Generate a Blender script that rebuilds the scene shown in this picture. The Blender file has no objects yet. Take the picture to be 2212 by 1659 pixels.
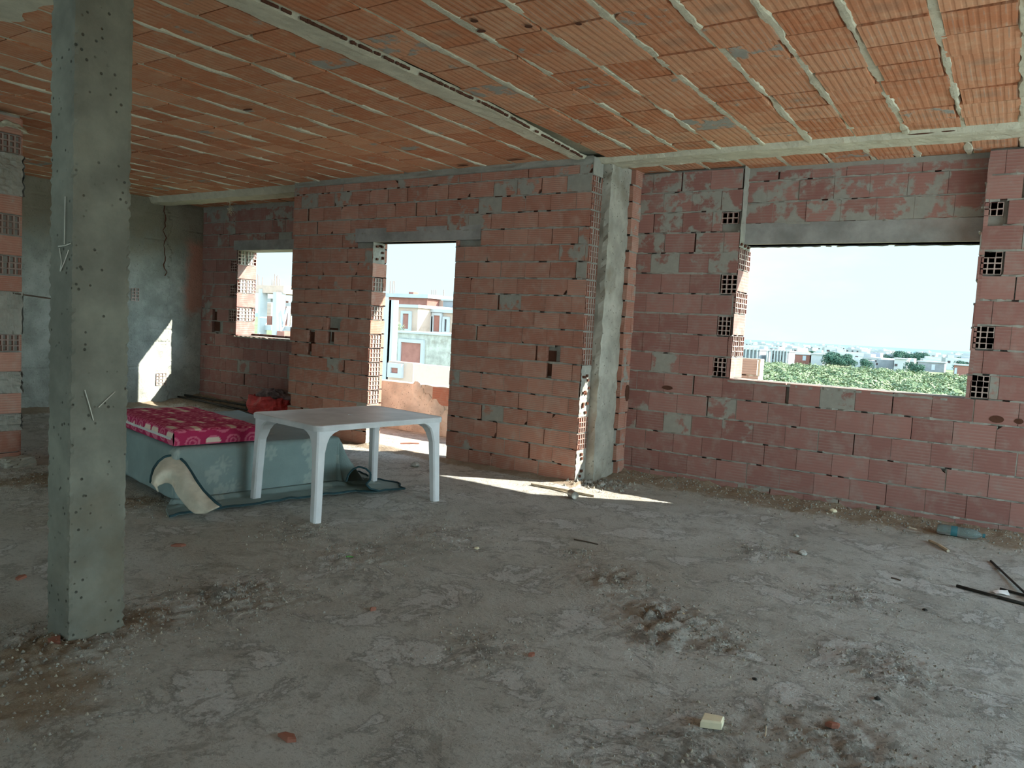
import bpy, math, random
import numpy as np
from mathutils import Vector, Matrix, noise as mnoise
R = math.radians
# ------------------------------------------------------------ camera, world, sun, exposure
scn = bpy.context.scene
COL = scn.collection
IW, IH, FPX = 2212, 1659, 1643.0
YAW, PIT, ROL, EYE = .585, .0751, .0541, 1.54
fwd = Vector((-math.sin(YAW)*math.cos(PIT), math.cos(YAW)*math.cos(PIT), -math.sin(PIT)))
r0 = Vector((math.cos(YAW), math.sin(YAW), 0)); u0 = r0.cross(fwd)
right = r0*math.cos(ROL)+u0*math.sin(ROL); up = -r0*math.sin(ROL)+u0*math.cos(ROL)
cam = bpy.data.cameras.new('camera'); camo = bpy.data.objects.new('camera', cam); COL.objects.link(camo)
cam.sensor_fit = 'HORIZONTAL'; cam.sensor_width = 36; cam.lens = FPX/IW*36
cam.clip_start = .05; cam.clip_end = 40000
m = Matrix((right, up, -fwd)).transposed().to_4x4(); m.translation = Vector((0, 0, EYE)); camo.matrix_world = m
scn.camera = camo
scn.view_settings.view_transform = 'Standard'; scn.view_settings.look = 'None'
scn.view_settings.gamma = 1; scn.view_settings.use_curve_mapping = False
scn.view_settings.exposure = 1.15
scn.cycles.max_bounces = 10; scn.cycles.diffuse_bounces = 7; scn.cycles.glossy_bounces = 2
scn.cycles.transmission_bounces = 6; scn.cycles.sample_clamp_indirect = 6
scn.cycles.use_denoising = True; scn.cycles.caustics_reflective = False; scn.cycles.caustics_refractive = False

def at(px, py, Y):                       # the point of the place seen at a pixel, on the plane y = Y
    d = fwd + right*((px-IW/2)/FPX) - up*((py-IH/2)/FPX)
    return Vector((0, 0, EYE)) + d*(Y/d.y)
def atz(px, py, Z=0.):
    d = fwd + right*((px-IW/2)/FPX) - up*((py-IH/2)/FPX)
    return Vector((0, 0, EYE)) + d*((Z-EYE)/d.z)

class NT:
    """small node-tree writer"""
    def __init__(s, tree): s.t = tree; tree.nodes.clear()
    def n(s, typ, **kw):
        nd = s.t.nodes.new(typ)
        for k, v in kw.items():
            if k.startswith('_'): setattr(nd, k[1:], v)
            else:
                key = int(k[1:]) if k[0] == 'i' and k[1:].isdigit() else k.replace('__', ' ')
                if isinstance(v, bpy.types.NodeSocket): s.t.links.new(v, nd.inputs[key])
                else: nd.inputs[key].default_value = v
        return nd
    def math(s, op, a, b=0., c=None, clamp=False):
        nd = s.n('ShaderNodeMath', _operation=op, _use_clamp=clamp, i0=a, i1=b)
        if c is not None:
            if isinstance(c, bpy.types.NodeSocket): s.t.links.new(c, nd.inputs[2])
            else: nd.inputs[2].default_value = c
        return nd.outputs[0]
    def mix(s, f, a, b):
        nd = s.t.nodes.new('ShaderNodeMix'); nd.data_type = 'RGBA'
        for k, v in ((0, f), (6, a), (7, b)):
            if isinstance(v, bpy.types.NodeSocket): s.t.links.new(v, nd.inputs[k])
            else: nd.inputs[k].default_value = v if k == 0 else (*v, 1)[:4]
        return nd.outputs[2]
    def noise(s, scale, detail=4, rough=.55, vec=None, dist=0):
        nd = s.n('ShaderNodeTexNoise', Scale=scale, Detail=detail, Roughness=rough, Distortion=dist)
        if vec is not None: s.t.links.new(vec, nd.inputs['Vector'])
        return nd.outputs[0]
    def step(s, v, a, b):
        nd = s.n('ShaderNodeMapRange', Value=v, i1=a, i2=b); nd.interpolation_type = 'SMOOTHSTEP'
        return nd.outputs[0]
    def rgb(s, v, stops):
        nd = s.n('ShaderNodeValToRGB', Fac=v); e = nd.color_ramp.elements
        e[0].position, e[0].color = stops[0][0], (*stops[0][1], 1); e[1].position, e[1].color = stops[-1][0], (*stops[-1][1], 1)
        for p, c in stops[1:-1]: q = e.new(p); q.color = (*c, 1)
        return nd.outputs[0]

wd = bpy.data.worlds.new('sky'); scn.world = wd; wd.use_nodes = True
w = NT(wd.node_tree)
tc = w.n('ShaderNodeTexCoord').outputs['Generated']
sp = w.n('ShaderNodeSeparateXYZ', Vector=tc)
zz = w.math('MAXIMUM', sp.outputs[2], 0.0)
skyc = w.rgb(zz, [(0.0, (.70, .95, 1.0)), (.15, (.66, .92, 1.0)), (.5, (.45, .74, 1.0)), (1, (.32, .58, .95))])
mp = w.n('ShaderNodeMapping', Vector=tc, Scale=(1.2, 1.2, 3.4)).outputs[0]
cl = w.step(w.noise(2.2, 6, .6, mp), .47, .68)
skyc = w.mix(w.math('MULTIPLY', cl, .6), skyc, (.84, .98, 1.0))
# sky behind the camera made brighter, added to light the interior
back = w.math('MULTIPLY', w.step(w.math('MULTIPLY', sp.outputs[1], -1.), -.1, .75), 1.0)
sunside = w.step(w.math('ADD', w.math('MULTIPLY', sp.outputs[0], .90), w.math('MULTIPLY', sp.outputs[1], .1)), .25, .95)   # sky on the sun's side, boosted to light the interior
stren = w.math('ADD', .58, w.math('ADD', w.math('MULTIPLY', back, .95), w.math('MULTIPLY', sunside, 3.6)))
bg = w.n('ShaderNodeBackground', Color=skyc, Strength=stren)
w.t.links.new(bg.outputs[0], w.n('ShaderNodeOutputWorld').inputs[0])
wd.cycles.sampling_method = 'MANUAL'; wd.cycles.sample_map_resolution = 512

SUN_AZ, SUN_TAN = R(60), 1.3*math.cos(R(60))
sl = bpy.data.lights.new('sun', 'SUN'); sl.energy = 7.5; sl.angle = R(.55); sl.color = (1, .95, .86)
so = bpy.data.objects.new('sun', sl); COL.objects.link(so)
sdir = Vector((math.sin(SUN_AZ), math.cos(SUN_AZ), SUN_TAN)).normalized()
so.rotation_euler = sdir.to_track_quat('Z', 'Y').to_euler(); so.location = (6, 12, 9)

# ------------------------------------------------------------ helpers
rnd = random.Random(7)
def fbm(x, y, seed=0, octv=4, rough=.5):
    """value noise on numpy arrays, about -1..1"""
    out = np.zeros_like(x, float); amp = 1.; tot = 0
    for o in range(octv):
        fx = x*2**o + seed*17.3 + o*5.1; fy = y*2**o + seed*9.7 - o*3.3
        ix = np.floor(fx).astype(np.int64); iy = np.floor(fy).astype(np.int64); tx = fx-ix; ty = fy-iy
        tx = tx*tx*(3-2*tx); ty = ty*ty*(3-2*ty)
        def hsh(a, b):
            v = (a*374761393 + b*668265263 + seed*144665) & 0x7fffffff
            v = ((v ^ (v >> 13))*1274126177) & 0x7fffffff
            return ((v ^ (v >> 16)) & 0xffff)/32767.5-1
        v = (hsh(ix, iy)*(1-tx)+hsh(ix+1, iy)*tx)*(1-ty)+(hsh(ix, iy+1)*(1-tx)+hsh(ix+1, iy+1)*tx)*ty
        out += v*amp; tot += amp; amp *= rough
    return out/tot
def n1(*a): return mnoise.noise(Vector(a))

class MB:
    """collects faces, links them as ONE mesh object"""
    def __init__(s): s.v = []; s.f = []; s.m = []; s.c = []; s.uv = []
    def face(s, pts, mat=0, col=(.5, 0, 0), uv=None):
        b = len(s.v); s.v += [tuple(p) for p in pts]; s.f.append(tuple(range(b, b+len(pts)))); s.m.append(mat); s.c.append(col)
        s.uv += uv if uv else [((0, 0), (1, 0), (1, 1), (0, 1))[i % 4] for i in range(len(pts))]
    def box(s, lo, hi, mat=0, col=(.5, 0, 0), fr=None, skip=''):
        (a, b, c), (d, e, g) = lo, hi
        T = fr if fr else (lambda x, y, z: (x, y, z))
        P = lambda *q: T(*q)
        F = {'f': (P(a, b, c), P(d, b, c), P(d, b, g), P(a, b, g)), 'b': (P(d, e, c), P(a, e, c), P(a, e, g), P(d, e, g)),
             'l': (P(a, e, c), P(a, b, c), P(a, b, g), P(a, e, g)), 'r': (P(d, b, c), P(d, e, c), P(d, e, g), P(d, b, g)),
             't': (P(a, b, g), P(d, b, g), P(d, e, g), P(a, e, g)), 'u': (P(a, e, c), P(d, e, c), P(d, b, c), P(a, b, c))}
        for k, q in F.items():
            if k not in skip: s.face(q, mat, col)
    def grid(s, fn, nu, nv, mat=0, col=(.5, 0, 0), closed=False):
        b = len(s.v)
        for j in range(nv+1):
            for i in range(nu + (0 if closed else 1)): s.v.append(tuple(fn(i/nu, j/nv)))
        row = nu if closed else nu+1
        for j in range(nv):
            for i in range(nu):
                i2 = (i+1) % nu if closed else i+1
                s.f.append((b+j*row+i, b+j*row+i2, b+(j+1)*row+i2, b+(j+1)*row+i)); s.m.append(mat)
                s.c.append(col(i/nu, j/nv) if callable(col) else col)
                s.uv += [(i/nu, j/nv), ((i+1)/nu, j/nv), ((i+1)/nu, (j+1)/nv), (i/nu, (j+1)/nv)]
    def tube(s, pts, rad, n=8, mat=0, col=(.5, 0, 0), caps=True):
        pts = [Vector(p) for p in pts]; rings = []
        for i, p in enumerate(pts):
            t = (pts[min(i+1, len(pts)-1)]-pts[max(i-1, 0)]).normalized()
            a = t.orthogonal().normalized() if abs(t.z) > .95 else t.cross(Vector((0, 0, 1))).normalized()
            b2 = t.cross(a); r_ = rad[i] if isinstance(rad, (list, tuple)) else rad
            rings.append([p+a*math.cos(2*math.pi*k/n)*r_+b2*math.sin(2*math.pi*k/n)*r_ for k in range(n)])
        b = len(s.v)
        for rg in rings: s.v += [tuple(q) for q in rg]
        for i in range(len(pts)-1):
            for k in range(n):
                s.f.append((b+i*n+k, b+i*n+(k+1) % n, b+(i+1)*n+(k+1) % n, b+(i+1)*n+k)); s.m.append(mat); s.c.append(col); s.uv += [(0, 0)]*4
        if caps:
            for q in (tuple(range(b, b+n))[::-1], tuple(range(b+(len(pts)-1)*n, b+len(pts)*n))): s.f.append(q); s.m.append(mat); s.c.append(col); s.uv += [(0, 0)]*n
    def lathe(s, prof, n=20, mat=0, col=(.5, 0, 0), fr=None):
        T = fr if fr else (lambda x, y, z: (x, y, z)); b = len(s.v)
        for r_, z_ in prof:
            for k in range(n): s.v.append(tuple(T(r_*math.cos(2*math.pi*k/n), r_*math.sin(2*math.pi*k/n), z_)))
        for j in range(len(prof)-1):
            for k in range(n): s.f.append((b+j*n+k, b+j*n+(k+1) % n, b+(j+1)*n+(k+1) % n, b+(j+1)*n+k)); s.m.append(mat); s.c.append(col); s.uv += [(k/n, j), ((k+1)/n, j), ((k+1)/n, j+1), (k/n, j+1)]
    def build(s, name, mats, parent=None, smooth=False, weld=False, vcol=None, origin=None):
        if not isinstance(mats, (list, tuple)): mats = [mats]
        me = bpy.data.meshes.new(name); vs = np.array(s.v, float)
        if origin is not None: vs = vs-np.array(origin)
        me.from_pydata(vs.tolist(), [], s.f)
        for q in mats: me.materials.append(q)
        me.polygons.foreach_set('material_index', s.m)
        at_ = me.attributes.new('tint', 'FLOAT_COLOR', 'FACE'); at_.data.foreach_set('color', np.array([(*c, 1) for c in s.c], 'f').ravel())
        uvl = me.uv_layers.new(name='uv'); uvl.data.foreach_set('uv', np.array(s.uv, 'f').ravel())
        if vcol is not None:
            a2 = me.attributes.new('dye', 'FLOAT_COLOR', 'POINT'); a2.data.foreach_set('color', np.array([(*c, 1) for c in vcol], 'f').ravel())
        if smooth: me.polygons.foreach_set('use_smooth', [True]*len(me.polygons))
        if weld:
            import bmesh
            bm = bmesh.new(); bm.from_mesh(me); bmesh.ops.remove_doubles(bm, verts=bm.verts, dist=1e-4); bmesh.ops.recalc_face_normals(bm, faces=bm.faces); bm.to_mesh(me); bm.free()
        me.update()
        o = bpy.data.objects.new(name, me); COL.objects.link(o)
        if origin is not None and parent is None: o.location = origin
        if parent: o.parent = parent
        return o

def tag(o, label=None, cat=None, group=None, kind=None):
    if label: o['label'] = label
    if cat: o['category'] = cat
    if group: o['group'] = group
    if kind: o['kind'] = kind
    return o
def struct(o, label=None, cat=None): return tag(o, label, cat, kind='structure')
def thing(name, label, cat, loc=(0, 0, 0), rz=0, group=None):
    o = bpy.data.objects.new(name, None); COL.objects.link(o); o.location = loc; o.rotation_euler = (0, 0, rz); o.empty_display_size = .1
    return tag(o, label, cat, group)
def copy_tree(o, parent=None):
    c = o.copy(); COL.objects.link(c)
    if parent: c.parent = parent
    for ch in list(o.children): copy_tree(ch, c)
    return c

# ------------------------------------------------------------ materials
def mat(name, rough=.9, spec=.2):
    mt = bpy.data.materials.new(name); mt.use_nodes = True; q = NT(mt.node_tree)
    bs = q.n('ShaderNodeBsdfPrincipled', Roughness=rough); bs.inputs['Specular IOR Level'].default_value = spec
    q.t.links.new(bs.outputs[0], q.n('ShaderNodeOutputMaterial').inputs[0])
    return mt, q, bs
def plain(name, col, rough=.7, spec=.3, var=.12, scale=12, bump=0., metal=0):
    mt, q, bs = mat(name, rough, spec); P = q.n('ShaderNodeTexCoord').outputs['Object']
    n_ = q.noise(scale, 5, .6, P)
    c = q.mix(q.step(n_, .3, .7), tuple(v*(1-var) for v in col), tuple(min(1, v*(1+var)) for v in col))
    q.t.links.new(c, bs.inputs['Base Color']); bs.inputs['Metallic'].default_value = metal
    if bump: q.t.links.new(q.n('ShaderNodeBump', Height=n_, Strength=1., Distance=bump).outputs[0], bs.inputs['Normal'])
    return mt

MORT = (.35, .335, .29)
def brick_mat(name, axis, nl, c0, c1, smear=.0, gk=.38, soot=False, groove=.0015, dust=(.55, .36, .27)):
    mt, q, bs = mat(name, .9, .15); P = q.n('ShaderNodeTexCoord').outputs['Object']
    tint = q.n('ShaderNodeSeparateColor', Color=q.n('ShaderNodeAttribute', _attribute_name='tint').outputs['Color'])
    uv = q.n('ShaderNodeSeparateXYZ', Vector=q.n('ShaderNodeUVMap', _uv_map='uv').outputs[0])
    t, o = (uv.outputs[1], uv.outputs[0]) if axis == 'v' else (uv.outputs[0], uv.outputs[1])
    c = q.mix(tint.outputs[0], c0, c1)
    c = q.mix(q.math('MAXIMUM', q.math('MULTIPLY', tint.outputs[2], -1.), 0.), c, (.66, .50, .43))
    n_ = q.noise(9, 6, .6, P); c = q.mix(q.math('MULTIPLY', q.step(n_, .42, .75), .55), c, dust)
    # extruded grooves of the clay block
    s_ = q.math('SINE', q.math('MULTIPLY', t, nl*2*math.pi)); g = q.step(q.math('ADD', s_, q.math('MULTIPLY', q.math('SUBTRACT', n_, .5), 1.5)), -.2, .95)
    g2 = q.math('MULTIPLY', g, q.step(q.noise(5, 3, .5, P), .3, .65))
    c = q.mix(q.math('MULTIPLY', g2, gk), c, tuple(v*.55 for v in c0))
    s2 = q.step(q.math('SINE', q.math('MULTIPLY_ADD', t, nl*2*math.pi, 2.0)), .75, 1.0)
    c = q.mix(q.math('MULTIPLY', q.math('MULTIPLY', s2, q.step(q.noise(3.5, 3, .6, P), .45, .6)), .38), c, MORT)
    if soot:
        du = q.math('POWER', q.math('SUBTRACT', uv.outputs[0], .5), 2.); dv = q.math('POWER', q.math('SUBTRACT', uv.outputs[1], .5), 2.)
        rr = q.math('ADD', q.math('MULTIPLY', du, 1.0), q.math('MULTIPLY', dv, 2.0))
        msk = q.math('MULTIPLY', q.step(q.math('ADD', rr, q.math('MULTIPLY', q.math('SUBTRACT', q.noise(14, 3, .5, P), .5), .12)), .13, -.02), q.math('MAXIMUM', tint.outputs[2], 0.))
        c = q.mix(q.math('MULTIPLY', msk, .55), c, (.20, .17, .13))
    sm = q.math('ADD', q.noise(4.5, 7, .62, P), q.math('SUBTRACT', tint.outputs[1], .5-smear))
    sm = q.step(sm, .12, .20)
    mc = q.mix(q.noise(16, 4, .6, P), tuple(v*.72 for v in MORT), tuple(v*1.12 for v in MORT))
    c = q.mix(sm, c, mc); q.t.links.new(c, bs.inputs['Base Color'])
    h = q.math('ADD', q.math('MULTIPLY', q.math('MULTIPLY', g, q.math('SUBTRACT', 1., sm)), -1.), q.math('MULTIPLY', q.noise(60, 4, .6, P), .9))
    h = q.math('ADD', h, q.math('MULTIPLY', sm, 1.2))
    q.t.links.new(q.n('ShaderNodeBump', Height=h, Strength=1., Distance=groove).outputs[0], bs.inputs['Normal'])
    return mt
M = {}
M['brick'] = brick_mat('red_clay_brick', 'v', 8, (.38, .17, .12), (.48, .25, .185), smear=-.04, gk=.24, dust=(.50, .37, .30))
M['brickB'] = brick_mat('smooth_clay_brick', 'v', 7, (.285, .135, .115), (.37, .19, .16), smear=-.03, gk=.14, groove=.0006, dust=(.38, .29, .25))
M['ceil'] = brick_mat('ceiling_clay_block', 'u', 7, (.49, .185, .09), (.62, .31, .18), smear=-.04, soot=True, gk=.30, groove=.0018, dust=(.62, .40, .26))
M['pale'] = brick_mat('pale_clay_brick', 'v', 6, (.50, .34, .26), (.60, .45, .36), smear=-.05)
def mortar_mat(name, c, rough_b=.006):
    mt, q, bs = mat(name, .95, .1); P = q.n('ShaderNodeTexCoord').outputs['Object']
    a = q.noise(7, 6, .65, P); b = q.noise(45, 5, .65, P)
    cc = q.mix(a, tuple(v*.6 for v in c), tuple(min(1, v*1.25) for v in c)); cc = q.mix(q.math('MULTIPLY', q.step(b, .55, .75), .35), cc, tuple(v*.45 for v in c))
    q.t.links.new(cc, bs.inputs['Base Color'])
    q.t.links.new(q.n('ShaderNodeBump', Height=q.math('ADD', a, q.math('MULTIPLY', b, .6)), Strength=1., Distance=rough_b).outputs[0], bs.inputs['Normal'])
    return mt
M['mortar'] = mortar_mat('grey_mortar', MORT)
M['rib'] = mortar_mat('ceiling_mortar', (.60, .56, .43), .01)
M['dark'] = plain('cavity_shade', (.10, .045, .03), .95, .05)  # dark colour stands in for the shade inside holes and gaps
def concrete(name, c, stain=(.16, .12, .07), pits=True, sscale=1.2):
    mt, q, bs = mat(name, .92, .15); P = q.n('ShaderNodeTexCoord').outputs['Object']
    a = q.noise(3.2, 7, .62, P); cc = q.mix(q.step(a, .3, .72), tuple(v*.72 for v in c), tuple(min(1, v*1.2) for v in c))
    st = q.step(q.noise(sscale, 5, .6, P), .52, .72); cc = q.mix(q.math('MULTIPLY', st, .45), cc, stain)
    h = q.math('MULTIPLY', q.noise(30, 5, .65, P), .35)
    if pits:
        vo = q.n('ShaderNodeTexVoronoi', Vector=P, Scale=26.).outputs['Distance']
        pm = q.math('MULTIPLY', q.step(vo, .20, .08), q.step(q.noise(6, 3, .5, P), .42, .52))
        cc = q.mix(q.math('MULTIPLY', pm, .8), cc, tuple(v*.25 for v in c)); h = q.math('SUBTRACT', h, q.math('MULTIPLY', pm, .9))
    q.t.links.new(cc, bs.inputs['Base Color'])
    q.t.links.new(q.n('ShaderNodeBump', Height=h, Strength=1., Distance=.006).outputs[0], bs.inputs['Normal'])
    return mt
M['pillar'] = concrete('cast_concrete', (.22, .225, .185))
M['conc'] = concrete('rough_concrete', (.40, .38, .32), sscale=2.5)
M['plaster'] = concrete('grey_render', (.37, .385, .34), (.20, .17, .10), sscale=.9)
M['lintel'] = concrete('lintel_concrete', (.33, .32, .30), (.33, .22, .18), pits=False)

def floor_mat():
    mt, q, bs = mat('dusty_screed', .93, .12); P = q.n('ShaderNodeTexCoord').outputs['Object']
    pt = q.n('ShaderNodeSeparateXYZ', Vector=P)
    dye = q.n('ShaderNodeSeparateColor', Color=q.n('ShaderNodeAttribute', _attribute_name='dye').outputs['Color'])
    a = q.noise(1.1, 8, .62, P); b = q.noise(5, 8, .68, P, .4); f = q.noise(40, 6, .7, P); f2 = q.noise(85, 5, .72, P)
    c = q.rgb(a, [(.25, (.47, .455, .40)), (.45, (.60, .585, .52)), (.6, (.70, .69, .63)), (.8, (.78, .77, .72))])
    c = q.mix(q.math('MULTIPLY', q.step(b, .49, .68), .5), c, (.31, .295, .25))
    e1 = q.noise(2.4, 10, .68, P, .5); e2 = q.noise(3.7, 10, .72, P, .8)
    c = q.mix(q.math('MULTIPLY', q.step(e1, .55, .575), .55), c, (.80, .79, .75))           # pale flaked skin of cement
    c = q.mix(q.math('MULTIPLY', q.math('MULTIPLY', q.step(e1, .525, .55), q.step(e1, .575, .55)), .5), c, (.22, .21, .18))
    c = q.mix(q.math('MULTIPLY', q.step(e2, .57, .62), .48), c, (.27, .255, .21))
    c = q.mix(q.math('MULTIPLY', q.step(f, .52, .66), .42), c, (.22, .21, .17))
    c = q.mix(q.math('MULTIPLY', q.step(f2, .58, .66), .48), c, (.12, .11, .09))
    c = q.mix(q.math('MULTIPLY', q.step(q.noise(.55, 4, .6, P), .52, .66), .4), c, (.40, .345, .25))
    lim = q.math('ADD', dye.outputs[0], q.math('MULTIPLY', q.math('SUBTRACT', b, .5), 1.3))
    c = q.mix(q.math('MULTIPLY', q.step(lim, .35, .75), .75), c, (.36, .26, .16))       # brown earth
    lim2 = q.math('ADD', q.math('MULTIPLY', dye.outputs[1], .8), q.math('MULTIPLY', q.math('SUBTRACT', q.noise(9, 9, .8, P, .6), .5), 4.2))
    c = q.mix(q.math('MULTIPLY', q.step(lim2, .62, .95), .62), c, (.19, .18, .15))       # dark crumbled cement
    q.t.links.new(c, bs.inputs['Base Color'])
    h = q.math('ADD', q.math('MULTIPLY', b, 1.4), q.math('MULTIPLY', f, .7)); h = q.math('ADD', h, q.math('MULTIPLY', f2, .45)); h = q.math('ADD', h, q.math('MULTIPLY', q.step(e1, .55, .575), .15))
    q.t.links.new(q.n('ShaderNodeBump', Height=h, Strength=1., Distance=.03).outputs[0], bs.inputs['Normal'])
    return mt
M['floor'] = floor_mat()

# ------------------------------------------------------------ masonry
H, YA, YB, YC, XD = 3.23, 6.655, 7.50, 7.724, -11.39
YBo, YCo = 7.88, 8.08
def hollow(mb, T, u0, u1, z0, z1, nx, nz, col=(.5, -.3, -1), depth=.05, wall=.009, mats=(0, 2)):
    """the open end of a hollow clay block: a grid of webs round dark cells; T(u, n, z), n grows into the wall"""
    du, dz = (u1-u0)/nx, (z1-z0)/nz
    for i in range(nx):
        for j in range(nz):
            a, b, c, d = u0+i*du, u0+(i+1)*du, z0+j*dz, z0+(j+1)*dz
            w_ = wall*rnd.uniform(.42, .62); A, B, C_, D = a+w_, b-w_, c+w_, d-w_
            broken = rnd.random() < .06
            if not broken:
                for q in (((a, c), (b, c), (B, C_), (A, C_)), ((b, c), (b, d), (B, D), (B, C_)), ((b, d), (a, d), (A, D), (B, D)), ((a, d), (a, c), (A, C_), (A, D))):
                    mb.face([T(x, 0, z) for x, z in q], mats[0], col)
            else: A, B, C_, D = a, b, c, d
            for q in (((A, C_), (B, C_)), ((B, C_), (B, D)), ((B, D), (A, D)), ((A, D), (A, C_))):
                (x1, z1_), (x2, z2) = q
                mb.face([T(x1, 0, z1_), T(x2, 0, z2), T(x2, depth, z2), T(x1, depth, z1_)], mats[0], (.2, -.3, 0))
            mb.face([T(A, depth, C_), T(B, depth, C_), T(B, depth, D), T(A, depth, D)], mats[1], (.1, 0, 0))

def masonry(mb, T, L, Hh, course, bl, openings=(), seed=1, core=.05, holes=(), headers=(), smears=(), joint=.015, gap=.35, base=0., zstart=0., chips=.10, dn=.004, smr=0.):
    """brick face laid course by course. T(u, n, z): n grows into the wall"""
    rg = random.Random(seed); nz = int(math.ceil((Hh-zstart)/course))
    for k in range(nz):
        z0 = zstart+k*course+joint; z1 = min(zstart+(k+1)*course, Hh)
        if z1-z0 < .03: continue
        off = (bl*.5 if k % 2 else 0)+rg.uniform(-.05, .05); u = -off
        # intervals of this course that lie outside openings
        zm = (z0+z1)/2; cuts = [(o[0], o[1]) for o in openings if o[2] < zm < o[3]]+[(h_[0], h_[1]) for h_ in headers if h_[2] < zm < h_[3]]
        segs = [(0, L)]
        for a, b in cuts:
            ns = []
            for s_, e_ in segs:
                if b <= s_ or a >= e_: ns.append((s_, e_)); continue
                if a > s_: ns.append((s_, a))
                if b < e_: ns.append((b, e_))
            segs = ns
        # bed joint strip
        for s_, e_ in segs:
            n = max(1, int((e_-s_)/.05)); pz = [rg.uniform(-.005, .006) for _ in range(n+1)]; pn = [rg.choice((.012, .006, .003, .0, -.003))+rg.uniform(-.002, .002) for _ in range(n+1)]; pt = [rg.uniform(-.004, .006) for _ in range(n+1)]
            for i in range(n):
                a, b = s_+(e_-s_)*i/n, s_+(e_-s_)*(i+1)/n; zb = z0-joint
                if rg.random() < .07: continue
                mb.face([T(a, pn[i], zb-.002+pz[i]), T(b, pn[i+1], zb-.002+pz[i+1]), T(b, pn[i+1], z0+pt[i+1]), T(a, pn[i], z0+pt[i])], 1)
                mb.face([T(a, pn[i], z0+pt[i]), T(b, pn[i+1], z0+pt[i+1]), T(b, core, z0+.004), T(a, core, z0+.004)], 1)
                mb.face([T(a, core, zb-.004), T(b, core, zb-.004), T(b, pn[i+1], zb-.002+pz[i+1]), T(a, pn[i], zb-.002+pz[i])], 1)
        while u < L:
            l_ = bl+rg.uniform(-.006, .006); g = rg.choice((.004, .006, .010)) if rg.random() < gap else .003
            bu0, bu1 = u, u+l_-g; filled = rg.random() > gap
            u += l_
            for s_, e_ in segs:
                a, b = max(bu0, s_), min(bu1, e_)
                if b-a < .025: continue
                if rg.random() < .05 and b-a > .2: a += rg.uniform(.01, .03)
                n0 = rg.uniform(-dn, dn); tl = rg.uniform(-.003, .003); col = [rg.random(), 0+smr, 0]
                for (su, sz, sr, sv) in smears:
                    if ((a+b)/2-su)**2+((zm-sz)*1.3)**2 < sr*sr*rg.uniform(.6, 1.3): col[1] = max(col[1], sv*rg.uniform(.4, 1.1))
                if rg.random() < .018: col[1] += .22
                zt = z1+rg.uniform(-.002, .001)
                zb = z0
                # outline with an occasional broken corner showing the hollow inside
                pts = [(a, zb), (b, zb), (b, zt), (a, zt)]
                if rg.random() < chips:
                    cx, cz = rg.uniform(.02, .05), rg.uniform(.015, .05); wch = rg.choice((0, 1, 2, 3))
                    if wch == 0: pts = [(a+cx, zb), (b, zb), (b, zt), (a, zt), (a, zb+cz), (a+cx*.5, zb+cz*.75)]
                    if wch == 1: pts = [(a, zb), (b-cx, zb), (b-cx*.45, zb+cz*.8), (b, zb+cz), (b, zt), (a, zt)]
                    if wch == 2: pts = [(a, zb), (b, zb), (b, zt-cz), (b-cx*.5, zt-cz*.7), (b-cx, zt), (a, zt)]
                    if wch == 3: pts = [(a, zb), (b, zb), (b, zt), (a+cx, zt), (a+cx*.6, zt-cz*.4), (a, zt-cz)]
                for h_ in holes:
                    if h_[0] < b and h_[1] > a and h_[2] < zt and h_[3] > zb:      # a broken-out slot
                        if h_[0]-a < .02: pts = [(min(h_[1], b-.02), zb), (b, zb), (b, zt), (min(h_[1], b-.02), zt)]
                        else: pts = [(a, zb), (h_[0], zb), (h_[0], zt), (a, zt)]
                P = [(x, n0+tl*((x-a)/(b-a)-.5), z) for x, z in pts]
                mb.face([T(*p) for p in P], 0, tuple(col), [((x-a)/max(b-a, .2), (z-z0)/(course-joint)) for x, z in pts])
                nP = len(P)
                for i in range(nP):
                    p, q_ = P[i], P[(i+1) % nP]
                    mb.face([T(*p), T(p[0], core, p[2]), T(q_[0], core, q_[2]), T(*q_)], 0, (col[0]*.6, -.2, 0))
                if filled and b < e_-.01 and abs(b-bu1) < .001:
                    mb.face([T(b-.002, .004, zb), T(b+g+.003, .004, zb), T(b+g+.003, .004, zt), T(b-.002, .004, zt)], 1)
    for h_ in holes: mb.face([T(h_[0]-.02, core-.006, h_[2]-.02), T(h_[1]+.02, core-.006, h_[2]-.02), T(h_[1]+.02, core-.006, h_[3]+.02), T(h_[0]-.02, core-.006, h_[3]+.02)], 2)  # dark backing sheet painted in as the shade inside each slot
    for h_ in headers:
        nx = 3; nz2 = 4 if h_[3]-h_[2] > .15 else 2
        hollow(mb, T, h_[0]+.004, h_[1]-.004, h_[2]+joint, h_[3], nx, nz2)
def core_box(mb, T, u0, u1, n0, n1, z0, z1, mat=1, skip=''):
    mb.box((u0, n0, z0), (u1, n1, z1), mat, (.5, .3, 0), fr=T, skip=skip)
def cored(mb, T, L, Hh, n0, n1, openings, mat=1):
    """solid core behind the brick faces with the openings left free"""
    xs = sorted({0, L, *[o[0] for o in openings], *[o[1] for o in openings]}); zs = sorted({0, Hh, *[o[2] for o in openings], *[o[3] for o in openings]})
    for i in range(len(xs)-1):
        for j in range(len(zs)-1):
            xm, zm = (xs[i]+xs[i+1])/2, (zs[j]+zs[j+1])/2
            if any(o[0] < xm < o[1] and o[2] < zm < o[3] for o in openings): continue
            core_box(mb, T, xs[i], xs[i+1], n0, n1, zs[j], zs[j+1], mat)
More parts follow.
